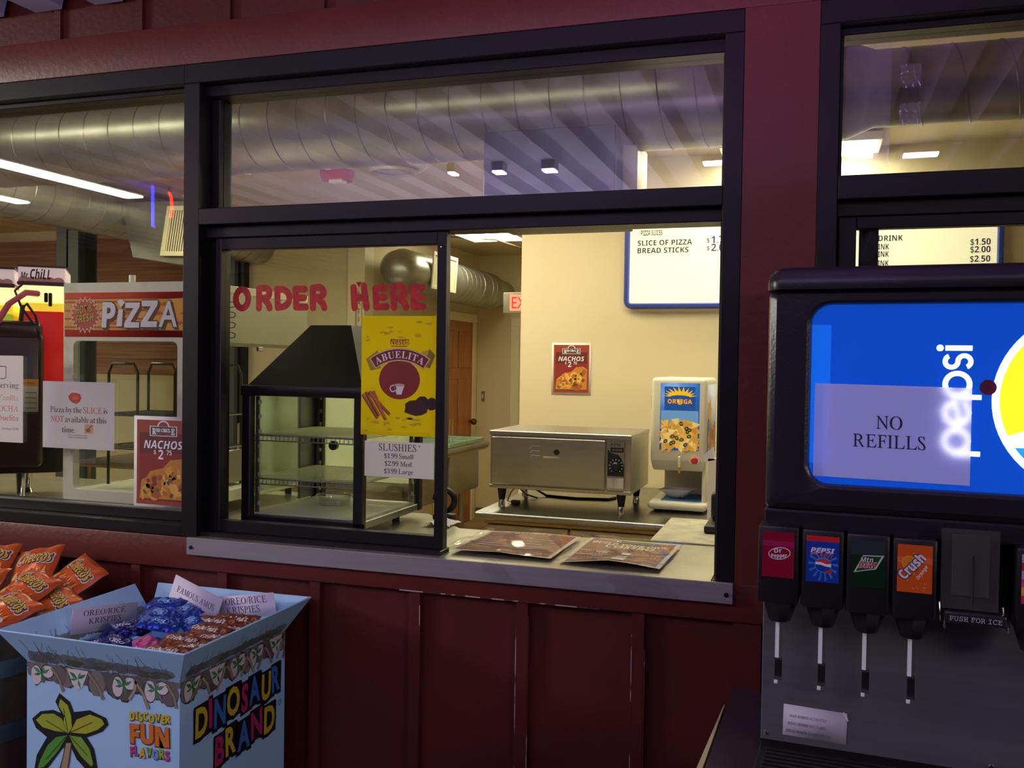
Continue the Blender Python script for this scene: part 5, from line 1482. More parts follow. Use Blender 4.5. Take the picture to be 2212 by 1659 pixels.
def drink_machine():
    t = thing('drink_machine', 'black soda fountain machine with a lit blue front panel', 'drink machine', (-0.085, -0.5, 0.785), None, math.radians(-3.3))
    Z = -0.785
    L = lambda mb, n, p, lab=None: mb.build(n, p, lab, local=True)
    def zz(v): return v - 0.785
    WX = 0.86
    def rr(x0, x1, z0, z1, r, n=6):
        P = []
        for cx, cz, a0 in ((x1 - r, z1 - r, 0), (x0 + r, z1 - r, 90), (x0 + r, z0 + r, 180), (x1 - r, z0 + r, 270)):
            P += [(cx + r * math.cos(math.radians(a0 + 90 * k / n)), cz + r * math.sin(math.radians(a0 + 90 * k / n))) for k in range(n + 1)]
        return P
    # bezel with rounded opening
    b = MB(); i = b.mi(SM)
    n = 6
    N = 4 * (n + 1)
    def ring(y, x0, x1, z0, z1, r): return [b.bm.verts.new((x, y, zz(z))) for x, z in rr(x0, x1, z0, z1, r, n)]
    seq = [ring(0.30, 0.0, WX, 1.285, 1.692, 0.012), ring(0.02, 0.0, WX, 1.285, 1.692, 0.012), ring(0.004, 0.004, WX - 0.004, 1.289, 1.690, 0.012), ring(-0.004, 0.016, WX - 0.016, 1.300, 1.686, 0.012),
           ring(-0.004, 0.070, WX - 0.070, 1.330, 1.674, 0.042), ring(0.0, 0.076, WX - 0.076, 1.336, 1.669, 0.038), ring(0.014, 0.078, WX - 0.078, 1.338, 1.667, 0.036)]
    for A, B in zip(seq, seq[1:]):
        for k in range(N): b.face([A[k], A[(k + 1) % N], B[(k + 1) % N], B[k]], i)
    b.box(0.004, WX - 0.004, 0.30, 0.44, zz(1.285), zz(1.69), SM)
    L(b, 'housing', t)
    b = MB()
    pr = [(-0.012, 1.694), (-0.014, 1.706), (-0.010, 1.722), (0.002, 1.733), (0.02, 1.737), (0.44, 1.737), (0.44, 1.694)]
    i = b.mi(SM)
    rows = []
    for x, ins in ((-0.002, 0.03), (0.002, 0.016), (0.010, 0.006), (0.024, 0.0), (WX - 0.024, 0.0), (WX - 0.01, 0.006), (WX, 0.03)):
        rows.append([b.bm.verts.new((x, y + ins * (1 if k < 5 else 0), zz(1.694 + (z - 1.694) * (1 - ins * 14 if ins < 0.02 else 0.5)))) for k, (y, z) in enumerate(pr)])
    for A, B in zip(rows, rows[1:]):
        for k in range(len(pr)): b.face([A[k], A[(k + 1) % len(pr)], B[(k + 1) % len(pr)], B[k]], i)
    b.face(rows[0], i); b.face(rows[-1][::-1], i)
    L(b, 'lid', t)
    # lit panel
    blue = {}
    def mk(c):
        s = {'f8f8ff': 3.2, 'ffee2a': 1.1, '2a9ae0': 1.0}.get(c, 0.9)
        return mat('panel_' + c, c, 0.12, emit=s) if c != '6a1a34' else ink(c)
    a = Art((0, 0.0135, 0), (1, 0, 0), (0, 0, 1), mk=mk)
    m_b = mat('panel_blue', '0d4fc4', 0.12, emit=0.75, var=0.8, vscale=3.0, vcol='0a3aa8')
    P = rr(0.077, WX - 0.077, zz(1.337), zz(1.668), 0.037, n)
    a.poly(P, m_b, 0)
    a.rect(0.0785, zz(1.375), 0.112, zz(1.63), '1565d8', 1)
    cx, cz, R = 0.537, zz(1.50), 0.159
    a.disc(cx, cz, R, R, 'f8f8ff', 2, 64)
    r2 = 0.147
    up_ = [(cx + r2 * math.cos(q), cz + r2 * math.sin(q)) for q in [math.radians(205 - (205 - 20) * k / 40) for k in range(41)]]
    wave = [(cx + 0.08, cz + 0.035), (cx + 0.03, cz + 0.004), (cx - 0.02, cz - 0.020), (cx - 0.07, cz - 0.040), (cx - 0.11, cz - 0.054)]
    a.poly(up_ + wave, 'ffee2a', 3)
    lo = [(cx + r2 * math.cos(q), cz + r2 * math.sin(q)) for q in [math.radians(214 + (345 - 214) * k / 40) for k in range(41)]]
    a.poly(lo + [(cx + 0.09, cz - 0.025), (cx + 0.0, cz - 0.066), (cx - 0.06, cz - 0.080)], '2a9ae0', 3)
    # sideways round lettering: along the line runs up, letter tops point left
    wm = 'f8f8ff'
    class Side:
        pass
    bx, bz = 0.346, zz(1.400)
    def Q(u, v): return (bx - v, bz + u)                 # u along the word, v above the base line
    def ringq(cu, cv, r0, r1, a0=0, a1=360, n=44):
        for k in range(n):
            t_, u_ = math.radians(a0 + (a1 - a0) * k / n), math.radians(a0 + (a1 - a0) * (k + 1) / n)
            a.poly([Q(cu + r0 * math.cos(t_), cv + r0 * math.sin(t_)), Q(cu + r1 * math.cos(t_), cv + r1 * math.sin(t_)), Q(cu + r1 * math.cos(u_), cv + r1 * math.sin(u_)), Q(cu + r0 * math.cos(u_), cv + r0 * math.sin(u_))], wm, 3)
    def barq(u0, v0, u1, v1): a.poly([Q(u0, v0), Q(u1, v0), Q(u1, v1), Q(u0, v1)], wm, 3.2)
    r0, r1 = 0.0150, 0.0238
    for u in (0.0, 0.099):
        ringq(u + 0.0262, 0.0225, r0, r1); barq(u, -0.016, u + 0.0085, 0.030)
    ringq(0.0755, 0.0225, r0, r1, -12 + 32, 330); a.poly([Q(0.058, 0.014), Q(0.096, 0.024), Q(0.0975, 0.031), Q(0.058, 0.0215)], wm, 3.2)
    ringq(0.1655, 0.0327, 0.0062, 0.0143, 25, 270, 24); ringq(0.1655, 0.0123, 0.0062, 0.0143, -155, 90, 24)
    barq(0.1845, 0.0, 0.1935, 0.043); a.disc(bx - 0.0515, bz + 0.189, 0.0058, 0.0058, wm, 3, 20)
    a.disc(0.372, zz(1.521), 0.0135, 0.0135, '6a1a34', 4, 24)  # painted red dot stands for a reflection on the panel
    L(a, 'lit_panel', t, 'glowing blue panel with sideways white lettering and a round emblem')
    g = MB(); g.box(0.077, WX - 0.077, 0.0085, 0.0105, zz(1.337), zz(1.668), clear('panel_cover', 'fafcff', 0.03, 0.045)); L(g, 'panel_cover', t)
    # lower lip and splash panel
    b = MB(); b.hexa([(0.0, 0.0, zz(1.25)), (WX, 0.0, zz(1.25)), (WX, 0.30, zz(1.25)), (0.0, 0.30, zz(1.25)), (0.0, -0.002, zz(1.287)), (WX, -0.002, zz(1.287)), (WX, 0.30, zz(1.287)), (0.0, 0.30, zz(1.287))], SM, 0.004, 1)
    b.box(0.0, WX, 0.06, 0.30, zz(1.12), zz(1.25), BLACK); L(b, 'valve_shelf', t)
    ss = mat('splash_steel', '77787c', 0.38, 0.5, var=0.4, vscale=2, vcol='65666a', bump=0.02, bscale=50, stretch=(1, 1, 30))
    b = MB(); b.box(-0.008, WX + 0.008, 0.10, 0.30, zz(0.812), zz(1.125), ss, 0.002, 1); sp = L(b, 'splash_panel', t)
    for x in (0.0, 0.40): q = MB(); q.lathe((x + 0.002, 0.10, zz(0.826)), (0, -1, 0), [(0.005, 0), (0.004, 0.003), (0, 0.004)], CHROME, 12); L(q, 'screw', sp)
    a = Art((0.034, 0.0992, zz(0.828)), (math.cos(-0.02), 0, math.sin(-0.02)), (math.sin(0.02), 0, math.cos(0.02)))
    a.sheet(0.118, 0.061, 'c9c5d6', 0.0008)
    for k, (s_, w) in enumerate((('PART NUMBER: 621003703', 0.068), ('MODEL NUMBER: ED175-BCH', 0.070), ('SERIAL NUMBER: 62U0602302098', 0.083))):
        a.text(s_, 0.006 + (0.006 - 0.003 * k), 0.037 - 0.015 * k, 0.0062, '4a4858', 2, 'mono', 'l', w=w)
    a.poly([(0.112, 0.063), (0.121, 0.048), (0.119, 0.046), (0.109, 0.061)], 'e8e4f0', 3)
    L(a, 'data_plate', sp, 'white data plate with three printed lines')
    b = MB(); b.box(-0.01, WX + 0.01, -0.14, 0.44, zz(0.786), zz(0.800), BLACK, 0.004, 1)
    b.box(-0.006, WX, 0.098, 0.105, zz(0.80), zz(0.814), BLACK)
    L(b, 'drip_tray', t)
    for k in range(12):
        q = MB(); q.box(0.006, WX - 0.01, -0.125 + 0.018 * k, -0.117 + 0.018 * k, zz(0.800), zz(0.806), BLACKM, 0.001, 1); L(q, 'tray_bar', t)
    # valves
    def swirl(a, w, h):
        pass
    def art_a(a, w, h):
        a.rect(0, 0, w, h, '8a1230', 1); a.rect(0, h * 0.68, w, h * 0.80, '9c2050', 1.5)
        a.disc(w * 0.54, h * 0.53, w * 0.35, h * 0.135, 'ded8de', 2, 30, 0.16); a.disc(w * 0.54, h * 0.53, w * 0.325, h * 0.118, '8a1230', 3, 30, 0.16)
        a.text('Dr', w * 0.50, h * 0.545, h * 0.095, 'e6e0e6', 4, 'bold', w=w * 0.24, rot=0.10); a.text('Pepper', w * 0.54, h * 0.44, h * 0.085, 'e6e0e6', 4, 'bold', w=w * 0.50, rot=0.10)
    def art_b(a, w, h):
        a.rect(0, 0, w, h, '1c3ca0', 1); a.rect(0, h * 0.88, w, h, 'c42a30', 2)
        for k in range(14):
            q = 2 * PI * k / 14
            a.poly([(w * 0.52 + w * 0.1 * math.cos(q), h * 0.40 + h * 0.08 * math.sin(q)), (w * 0.52 + w * 0.46 * math.cos(q - 0.1), h * 0.40 + h * 0.38 * math.sin(q - 0.1)), (w * 0.52 + w * 0.44 * math.cos(q + 0.08), h * 0.40 + h * 0.36 * math.sin(q + 0.08))], '3a7ac8', 1.5)
        a.disc(w * 0.52, h * 0.38, w * 0.26, h * 0.17, '2a90d8', 2); a.disc(w * 0.52, h * 0.37, w * 0.235, h * 0.14, '1c3f9c', 3)
        a.disc(w * 0.52, h * 0.40, w * 0.23, h * 0.115, 'c8383a', 4, a1=PI); a.poly([(w * 0.28, h * 0.43), (w * 0.45, h * 0.44), (w * 0.62, h * 0.40), (w * 0.76, h * 0.41), (w * 0.75, h * 0.34), (w * 0.60, h * 0.35), (w * 0.44, h * 0.38), (w * 0.29, h * 0.38)], 'e8e4ec', 5)
        a.text('PEPSI', w * 0.5, h * 0.64, h * 0.10, 'dcd8f0', 5, 'boldit', w=w * 0.74, off=0.02); a.text('Wild', w * 0.24, h * 0.59, h * 0.05, 'e08a70', 5, 'boldit', w=w * 0.2); a.text('Cherry', w * 0.58, h * 0.555, h * 0.08, 'c84a40', 6, 'boldit', w=w * 0.50)
        a.rect(w * 0.60, h * 0.20, w * 0.80, h * 0.27, 'b83038', 5)
    def art_c(a, w, h):
        a.rect(0, 0, w, h, '12301c', 1); a.rect(0, h * 0.68, w, h, '2c3a3a', 1.5)
        a.poly([(w * 0.08, h * 0.30), (w * 0.36, h * 0.68), (w * 0.98, h * 0.70), (w * 0.74, h * 0.40)], 'c6ccc4', 2); a.poly([(w * 0.15, h * 0.33), (w * 0.38, h * 0.66), (w * 0.90, h * 0.675), (w * 0.70, h * 0.415)], '1a4a26', 3)
        a.text('Mtn', w * 0.47, h * 0.54, h * 0.10, '14301c', 4, 'boldit', w=w * 0.40, rot=0.06, off=0.06); a.text('Mtn', w * 0.47, h * 0.54, h * 0.10, 'd0d6ce', 5, 'boldit', w=w * 0.38, rot=0.06)
        a.text('DEW', w * 0.50, h * 0.42, h * 0.11, 'e0dcd8', 4, 'boldit', w=w * 0.56, rot=0.06, off=0.05); a.text('DEW', w * 0.50, h * 0.42, h * 0.11, 'b81e3c', 5, 'boldit', w=w * 0.54, rot=0.06)
    def art_d(a, w, h):
        a.rect(0, 0, w, h, 'd0581c', 1); a.rect(0, h * 0.62, w, h * 0.74, 'dc6c44', 1.5)
        rg = random.Random(9)
        for k in range(14):
            x, y = w * rg.uniform(0.08, 0.92), h * rg.uniform(0.05, 0.9); q = rg.uniform(0, 6)
            a.line([(x, y), (x + w * 0.08 * math.cos(q), y + h * 0.06 * math.sin(q))], 0.0012, 'e88a50', 2)
        a.disc(w * 0.33, h * 0.62, w * 0.20, h * 0.15, 'e89a30', 3); a.disc(w * 0.33, h * 0.62, w * 0.17, h * 0.125, 'd9822a', 3.5)
        a.text('Crush', w * 0.52, h * 0.485, h * 0.20, '3a3a5a', 4, 'bold', w=w * 0.98, rot=0.86, off=0.07); a.text('Crush', w * 0.52, h * 0.49, h * 0.19, 'd8d4e4', 5, 'bold', w=w * 0.93, rot=0.86, off=0.02)
        a.text('Orange', w * 0.75, h * 0.42, h * 0.07, 'ecd8d0', 5, 'boldit', w=w * 0.50, rot=1.0)
    def art_e(a, w, h):
        for k, c in enumerate(('c8305a', 'd8b030', 'd04a9a', 'b8a0c0', 'b03028', 'a8a4c0')): a.rect(0, h * k / 6, w, h * (k + 1) / 6, c, 1)
    for k, (x, fnc, nm) in enumerate(((0.031, art_a, 'dark red picture label with white oval lettering'), (0.108, art_b, 'blue picture label with a red top band'), (0.184, art_c, 'dark green picture label'), (0.260, art_d, 'orange picture label with white slanted lettering'), (0.452, art_e, 'striped pink and yellow picture label'))):
        z = zz(1.209 - 0.0015 * k)
        b = MB()
        b.box(x - 0.036, x + 0.036, -0.038, 0.06, z - 0.090, z + 0.052, BLACK, 0.005, 2)
        b.lathe((x, 0.015, z - 0.085), (0, 0, -1), [(0.030, 0), (0.031, 0.012), (0.022, 0.040), (0.019, 0.048), (0, 0.048)], BLACK, 8)
        v = L(b, 'valve', t)
        w, h = 0.056, 0.083
        a = Art((x - w / 2, -0.0392, z - h / 2), (1, 0, 0), (0, 0, 1), mk=lambda c: ink(c, 0.22))
        a.sheet(w, h, '1a1a1a', 0.0008); fnc(a, w, h); L(a, 'picture_label', v, nm)
        if k < 4:
            lv = MB(); cl = mat('lever_clear', 'dfe6ea', 0.12, trans=0.0); 
            lv.box(x - 0.0065, x + 0.0005, 0.010, 0.016, z - 0.205, z - 0.120, mat('lever_bright', 'eef4f4', 0.2, 0.0)); lv.box(x + 0.0005, x + 0.0065, 0.010, 0.016, z - 0.205, z - 0.120, CASEG)
            lv.box(x - 0.0068, x + 0.0068, 0.008, 0.016, z - 0.207, z - 0.203, CHROME); lv.box(x - 0.0065, x + 0.0065, 0.009, 0.015, z - 0.240, z - 0.207, BLACK, 0.001, 1)
            lv.box(x - 0.007, x + 0.007, 0.006, 0.016, z - 0.244, z - 0.238, CHROME); lv.box(x - 0.007, x - 0.0005, 0.006, 0.016, z - 0.252, z - 0.243, mat('lever_bright', 'eef4f4', 0.2, 0.0), 0.001, 1)
            L(lv, 'lever', v)
    # ice chute
    c = MB(); icl = clear('chute_clear', 'dfe2de', 0.10, 0.07, haze=0.06)
    c.box(0.302, 0.392, -0.03, -0.027, zz(1.14), zz(1.278), icl); c.box(0.302, 0.305, -0.03, 0.06, zz(1.14), zz(1.278), icl); c.box(0.389, 0.392, -0.03, 0.06, zz(1.14), zz(1.278), icl)
    c.box(0.318, 0.376, -0.036, -0.033, zz(1.165), zz(1.27), icl); c.cyl((0.352, -0.036, zz(1.15)), (0.352, -0.036, zz(1.235)), 0.0016, CHROME, n=8)
    ch = L(c, 'ice_chute', t)
    q = MB(); q.obox((0.356, -0.040, zz(1.128)), (1, 0, 0), (0, 1, 0), (0, 0, 1), 0.048, 0.006, 0.010, SM, 0.004, 2); pb = L(q, 'push_bar', ch)
    a = Art((0.31, -0.0465, zz(1.122)), (1, 0, 0), (0, 0, 1)); a.text('PUSH FOR ICE', 0.046, 0.0015, 0.0095, 'b8b4c0', 1, 'mono', w=0.080, off=0.0); L(a, 'bar_print', ch)
    for x in (0.306, 0.404):
        q = MB(); q.tube([(x - 0.006, -0.03, zz(1.150)), (x - 0.004, -0.036, zz(1.12)), (x + 0.003, -0.04, zz(1.108)), (x + 0.004, -0.04, zz(1.13))], 0.0022, CHROME, 8); L(q, 'chute_wire', ch)
    return t
drink_machine()
# NO REFILLS sheet: thin paper that lets the panel's light through
th = math.radians(-3.3)
ex = V((math.cos(th), math.sin(th), 0)); ey = V((-math.sin(th), math.cos(th), 0))
O = V((-0.085, -0.5, 0))
a = Art(O + ex * 0.086 + ey * 0.006 + V((0, 0, 1.352)), (ex + V((0, 0, -0.012))).normalized(), V((0, 0, 1)))
w, h = 0.2605, 0.1705
i = a.mi(thin_sheet('thin_paper', 'f4f0f6'))
a.face([a.bm.verts.new(a.pt(x, y, 0)) for x, y in ((0, 0), (w, 0), (w, h), (0, h))], i)
a.text('NO', 0.128, 0.092, 0.0235, '2c2838', 2, 'serif', w=0.044); a.text('REFILLS', 0.128, 0.058, 0.0235, '2c2838', 2, 'serif', w=0.121)
a.solo('paper_sign', 'white sheet printed NO REFILLS stuck on the lit blue machine panel', 'paper sign')

# ================================================================ cardboard candy bin
CB = mat('bin_card', 'acdcf6', 0.5, var=0.2, vscale=6, vcol='a0d0ee')
def candy_bin():
    t = thing('candy_bin', 'light blue printed cardboard candy bin with flared flaps by the red wall', 'display bin', (-1.57, -0.32, 0))
    X0, X1, Y0, Y1, ZF, ZR = -1.79, -1.352, -0.54, -0.10, 0.817, 0.895
    RX0, RX1, RY0, RY1 = -1.848, -1.312, -0.577, -0.030
    th = 0.004
    b = MB()
    b.box(X0, X1, Y0, Y0 + th, 0, ZF, CB); b.box(X0, X1, Y1 - th, Y1, 0, ZF, CB); b.box(X0, X0 + th, Y0 + th, Y1 - th, 0, ZF, CB); b.box(X1 - th, X1, Y0 + th, Y1 - th, 0, ZF, CB)
    b.box(X0 + th, X1 - th, Y0 + th, Y1 - th, 0.75, 0.755, CB)
    b.build('box', t)
    def flap(nm, p, inn, art=None, seed=0):
        f = MB(); f.hexa([V(q) for q in p] + [V(q) + V(inn) for q in p], CB, 0.0008, 1)
        o = f.build(nm, t); ROOTM[o] = ROOTM[t]
        P = [V(q) for q in p]
        rg = random.Random(seed)
        for inside in ((False, True) if art else (True,)):
            if inside: o0, e1, e2, off = P[1] + V(inn), P[0] - P[1], P[2] - P[1], 0
            else: o0, e1, e2, off = P[0], P[1] - P[0], P[3] - P[0], 0
            w, h = e1.length, e2.length
            ux = e1.normalized(); uy = (e2 - ux * e2.dot(ux)).normalized()
            a = Art(o0, ux, uy, eps=0.00015)
            for k in range(16): a.blob(0.03 + (w - 0.06) * k / 15, h * 0.20, 0.022, h * rg.uniform(0.12, 0.19), rg.choice(['7c8c94', '84928f', '75848c']), 0.4 + 0.03 * k, rg, 12, 0.15)
            for k in range(34):
                x = rg.uniform(0.02, w - 0.03); q = rg.uniform(-0.5, 0.5); l = rg.uniform(0.02, 0.055) * (h / 0.09)
                a.line([(x, 0.003), (x + l * math.sin(q) * 0.5, 0.003 + l * 0.5), (x + l * math.sin(q) * 1.1, 0.003 + l)], 0.0013, rg.choice(['5f6a5c', '6b6a52', '5a6a70', '857c58']), 1 + 0.05 * k)
            for k in range(22): a.blob(rg.uniform(0.02, w - 0.02), rg.uniform(0.003, 0.020), rg.uniform(0.012, 0.03), rg.uniform(0.005, 0.009), rg.choice(['6e756a', '64685a', '757a78']), 1 + 0.03 * k, rg)
            a.build('sketch_print', o)
    flap('front_flap', [(X0, Y0, ZF), (X1, Y0, ZF), (RX1, RY0, ZR), (RX0, RY0, ZR)], (0, 0.004, 0.002), True, 1)
    flap('right_flap', [(X1, Y0, ZF), (X1, Y1, ZF), (RX1, RY1, ZR), (RX1, RY0 + 0.004, ZR)], (-0.004, 0, 0.002), True, 2)
    flap('back_flap', [(X1, Y1, ZF), (X0, Y1, ZF), (X0 - 0.03, RY1, ZR - 0.004), (RX1 - 0.002, RY1, ZR)], (0, -0.004, 0.002), False, 3)
    flap('left_flap', [(X0, Y1, ZF), (X0, Y0, ZF), (RX0, RY0 + 0.004, ZR), (RX0 - 0.01, RY1 - 0.06, ZR + 0.002)], (0.004, 0, 0.002), False, 4)
    # front print, laid out on the front face
    a = Art((0, Y0 - 0.0006, 0), (1, 0, 0), (0, 0, 1), eps=0.00012)
    q = lambda px, py: (lambda v: (v.x, v.z))(at(px, py, Y=Y0))
    pl = lambda pts, c, L: a.poly([q(*p) for p in pts], c, L)
    rg = random.Random(31)
    def border(a, x0, x1, zf):
        n = int((x1 - x0) / 0.026)
        st = (x1 - x0) / n
        a.rect(x0, zf - 0.014, x1, zf - 0.0005, '6f6b64', 0.8)
        for k in range(n):
            x = min(max(x0 + st * (k + 0.5), x0 + 0.026), x1 - 0.026)
            r_ = rg.uniform(0.020, 0.034)
            a.blob(x, zf - r_ * 0.95, 0.025, r_, '3a3733', 1 + 0.1 * (k % 4), rg, 10, 0.10)
            a.blob(x, zf - r_ * 0.93, 0.0235, r_ * 0.95, rg.choice(['6b6762', '77726c', '5f5b57', '7d7870']), 1.05 + 0.1 * (k % 4), rg, 10, 0.10)
        def leaf(x, z, l, q, c, L): a.poly([(x, z), (x + l * 0.5 * math.cos(q) - l * 0.16 * math.sin(q), z + l * 0.5 * math.sin(q) + l * 0.16 * math.cos(q)), (x + l * math.cos(q), z + l * math.sin(q)), (x + l * 0.5 * math.cos(q) + l * 0.16 * math.sin(q), z + l * 0.5 * math.sin(q) - l * 0.16 * math.cos(q))], c, L)
        m = max(3, int((x1 - x0) / 0.088))
        for k in range(m):
            x = x0 + (x1 - x0) * (k + 0.5 + rg.uniform(-0.12, 0.12)) / m
            x = min(max(x, x0 + 0.045), x1 - 0.045)
            if k % 3 == 1:
                a.poly([(x - 0.032, zf - 0.004), (x + 0.030, zf - 0.004), (x + 0.012, zf - 0.046), (x - 0.002, zf - 0.052), (x - 0.016, zf - 0.040)], 'dcd6d0', 2)
            else:
                a.blob(x - 0.016, zf - 0.030, 0.0165, 0.026, '3a3733', 2, rg, 12, 0.06); a.blob(x - 0.016, zf - 0.030, 0.0150, 0.0245, 'd8d2ce', 2.2, rg, 12, 0.06)
                a.blob(x + 0.018, zf - 0.019, 0.0185, 0.0165, '3a3733', 2.4, rg, 12, 0.06); a.blob(x + 0.018, zf - 0.019, 0.0170, 0.0150, 'dcd6d2', 2.6, rg, 12, 0.06)
            for q, l in ((2.6, 0.030), (3.3, 0.024), (0.5, 0.028), (1.1, 0.020), (-1.2, 0.024)):
                leaf(x, zf - 0.026, l, q, rg.choice(['2f8f52', '2a7a44', '3a9a5a']), 3 + 0.05 * q)
            for d0, d1 in ((0.030, rg.uniform(0.05, 0.075)), (0.036, rg.uniform(-0.075, -0.02))):
                if rg.random() < 0.75:
                    xs = min(max(x + d0, x0 + 0.012), x1 - 0.012); xe = min(max(x + d0 + d1 * 0.6, x0 + 0.008), x1 - 0.008)
                    zz_ = zf - rg.uniform(0.052, 0.074)
                    p = [(xs, zf - 0.008), ((xs + xe) / 2 + 0.006, (zf - 0.008 + zz_) / 2), (xe, zz_)]
                    a.line(p, 0.0088, '4a4436', 3.6); a.line(p, 0.0066, rg.choice(['a39678', 'b0a284', '8f866e']), 3.8)
    border(a, X0, X1, ZF)
    pl([(129, 1497), (152, 1516), (160, 1538), (195, 1534), (230, 1551), (235, 1565), (222, 1580), (196, 1590), (188, 1592), (204, 1618), (212, 1662), (190, 1666), (166, 1640), (150, 1606), (134, 1618), (106, 1656), (92, 1668), (74, 1666), (80, 1630), (102, 1592), (78, 1572), (70, 1552), (88, 1536), (116, 1533), (132, 1540), (120, 1515)], '17171a', 2)
    pl([(131, 1509), (147, 1523), (154, 1545), (156, 1572), (148, 1584), (137, 1562), (140, 1546), (127, 1524)], 'a6bc34', 3)
    pl([(78, 1555), (92, 1542), (116, 1541), (134, 1552), (147, 1582), (120, 1579), (92, 1570)], 'a2b634', 3)
    pl([(152, 1582), (166, 1554), (195, 1543), (220, 1553), (226, 1564), (212, 1576), (186, 1585)], 'aeb830', 3)
    pl([(146, 1588), (122, 1592), (103, 1610), (88, 1640), (82, 1660), (96, 1656), (126, 1622)], '56a03a', 3)
    pl([(150, 1588), (176, 1592), (194, 1618), (202, 1650), (198, 1656), (176, 1634), (160, 1610)], '82ac34', 3)
    pl([(142, 1604), (156, 1604), (152, 1640), (148, 1664), (128, 1664), (136, 1634)], '4a4030', 3.2); pl([(144, 1605), (154, 1605), (149, 1640), (146, 1664), (131, 1664), (138, 1634)], 'b09a72', 4)
    for p0, p1 in (((147, 1584), (100, 1556)), ((152, 1582), (200, 1560)), ((147, 1580), (138, 1530)), ((144, 1590), (100, 1640)), ((152, 1590), (190, 1632))):
        a.line([q(*p0), q(*p1)], 0.0018, '3a3a18', 5)
    def words(s_, x0, y0, x1, y1, hpx, cols, dark, L=4):
        (ax, az), (bx, bz) = q(x0, y0), q(x1, y1)
        h = hpx * 0.00095
        n = len(s_)
        rot = math.atan2(bz - az, bx - ax)
        ws = [glyphs(c, 'bold', 0.03)[2] for c in s_]; tot = sum(ws) + 0.10 * (n - 1)
        Lw = math.hypot(bx - ax, bz - az); k = Lw / tot; p = 0
        for j, c in enumerate(s_):
            d = (p + ws[j] / 2) * k
            jj = 0.0015 * (1 if j % 2 else -1)
            x, z = ax + d * math.cos(rot), az + d * math.sin(rot) + jj
            a.text(c, x + 0.001, z - 0.001, h, dark, L, 'bold', rot=rot, w=ws[j] * k * 1.12, off=0.06); a.text(c, x, z, h, cols[j % len(cols)], L + 1, 'bold', rot=rot, w=ws[j] * k, off=0.03)
            p += ws[j] + 0.10
    words('DISCOVER', 281, 1553, 369, 1564, 19, ['d8c22a'], '4a3a1a'); words('FUN', 282, 1602, 366, 1612, 43, ['dc7a28'], '6a3418'); words('FLAVORS', 282, 1631, 367, 1642, 22, ['c8407a', 'b8489a', 'd8c22a', '9ab83a', '7aa0c8', '9ab83a', 'c8407a'], '4a2a3a')
    a.build('front_print', t)
    # right side print
    a = Art((X1 + 0.0006, 0, 0), (0, 1, 0), (0, 0, 1), eps=0.00012)
    border(a, Y0, Y1, ZF)
    def big(s_, y0, y1, z, h, cols, slope):
        n = len(s_)
        ws = [max(glyphs(c, 'sans', 0.0)[2], 0.25) for c in s_]; tot = sum(ws) + 0.12 * (n - 1); k = (y1 - y0) / tot; p = 0
        for j, c in enumerate(s_):
            y = y0 + (p + ws[j] / 2) * k; zz_ = z + slope * (y - y0) + 0.004 * (1 if j % 2 else -1)
            cw, r_ = ws[j] * k * 0.62, 0.03 * (1 if j % 2 else -1)
            a.poly([(y + p_x * cw, zz_ + q_z * h) for p_x, q_z in ((-1.0, -0.16), (1.0, -0.12), (1.08, 1.06), (0.9, 1.14), (-0.95, 1.12), (-1.06, 1.0))], '17171a', 2.5)
            a.text(c, y, zz_ - 0.004, h, '17171a', 3, 'sans', w=ws[j] * k * 1.30, off=0.10, rot=0.03 * (1 if j % 2 else -1)); a.text(c, y, zz_, h, cols[j % len(cols)], 4, 'sans', w=ws[j] * k, off=0.035, rot=0.03 * (1 if j % 2 else -1))
            p += ws[j] + 0.12
    y_, b_, p_ = 'd8c42a', '3a7ac8', 'c0306a'
    big('DINOSAUR', -0.485, -0.125, 0.672, 0.066, [y_, p_, b_, y_, p_, b_, y_, b_], -0.02)
    big('BRAND', -0.41, -0.15, 0.575, 0.066, [p_, y_, b_, p_, y_], 0.0)
    a.ring(-0.125, 0.63, 0.006, 0.008, '4a70a0', 2, 20); a.text('R', -0.125, 0.627, 0.006, '4a70a0', 2)
    a.build('side_print', t)
candy_bin()

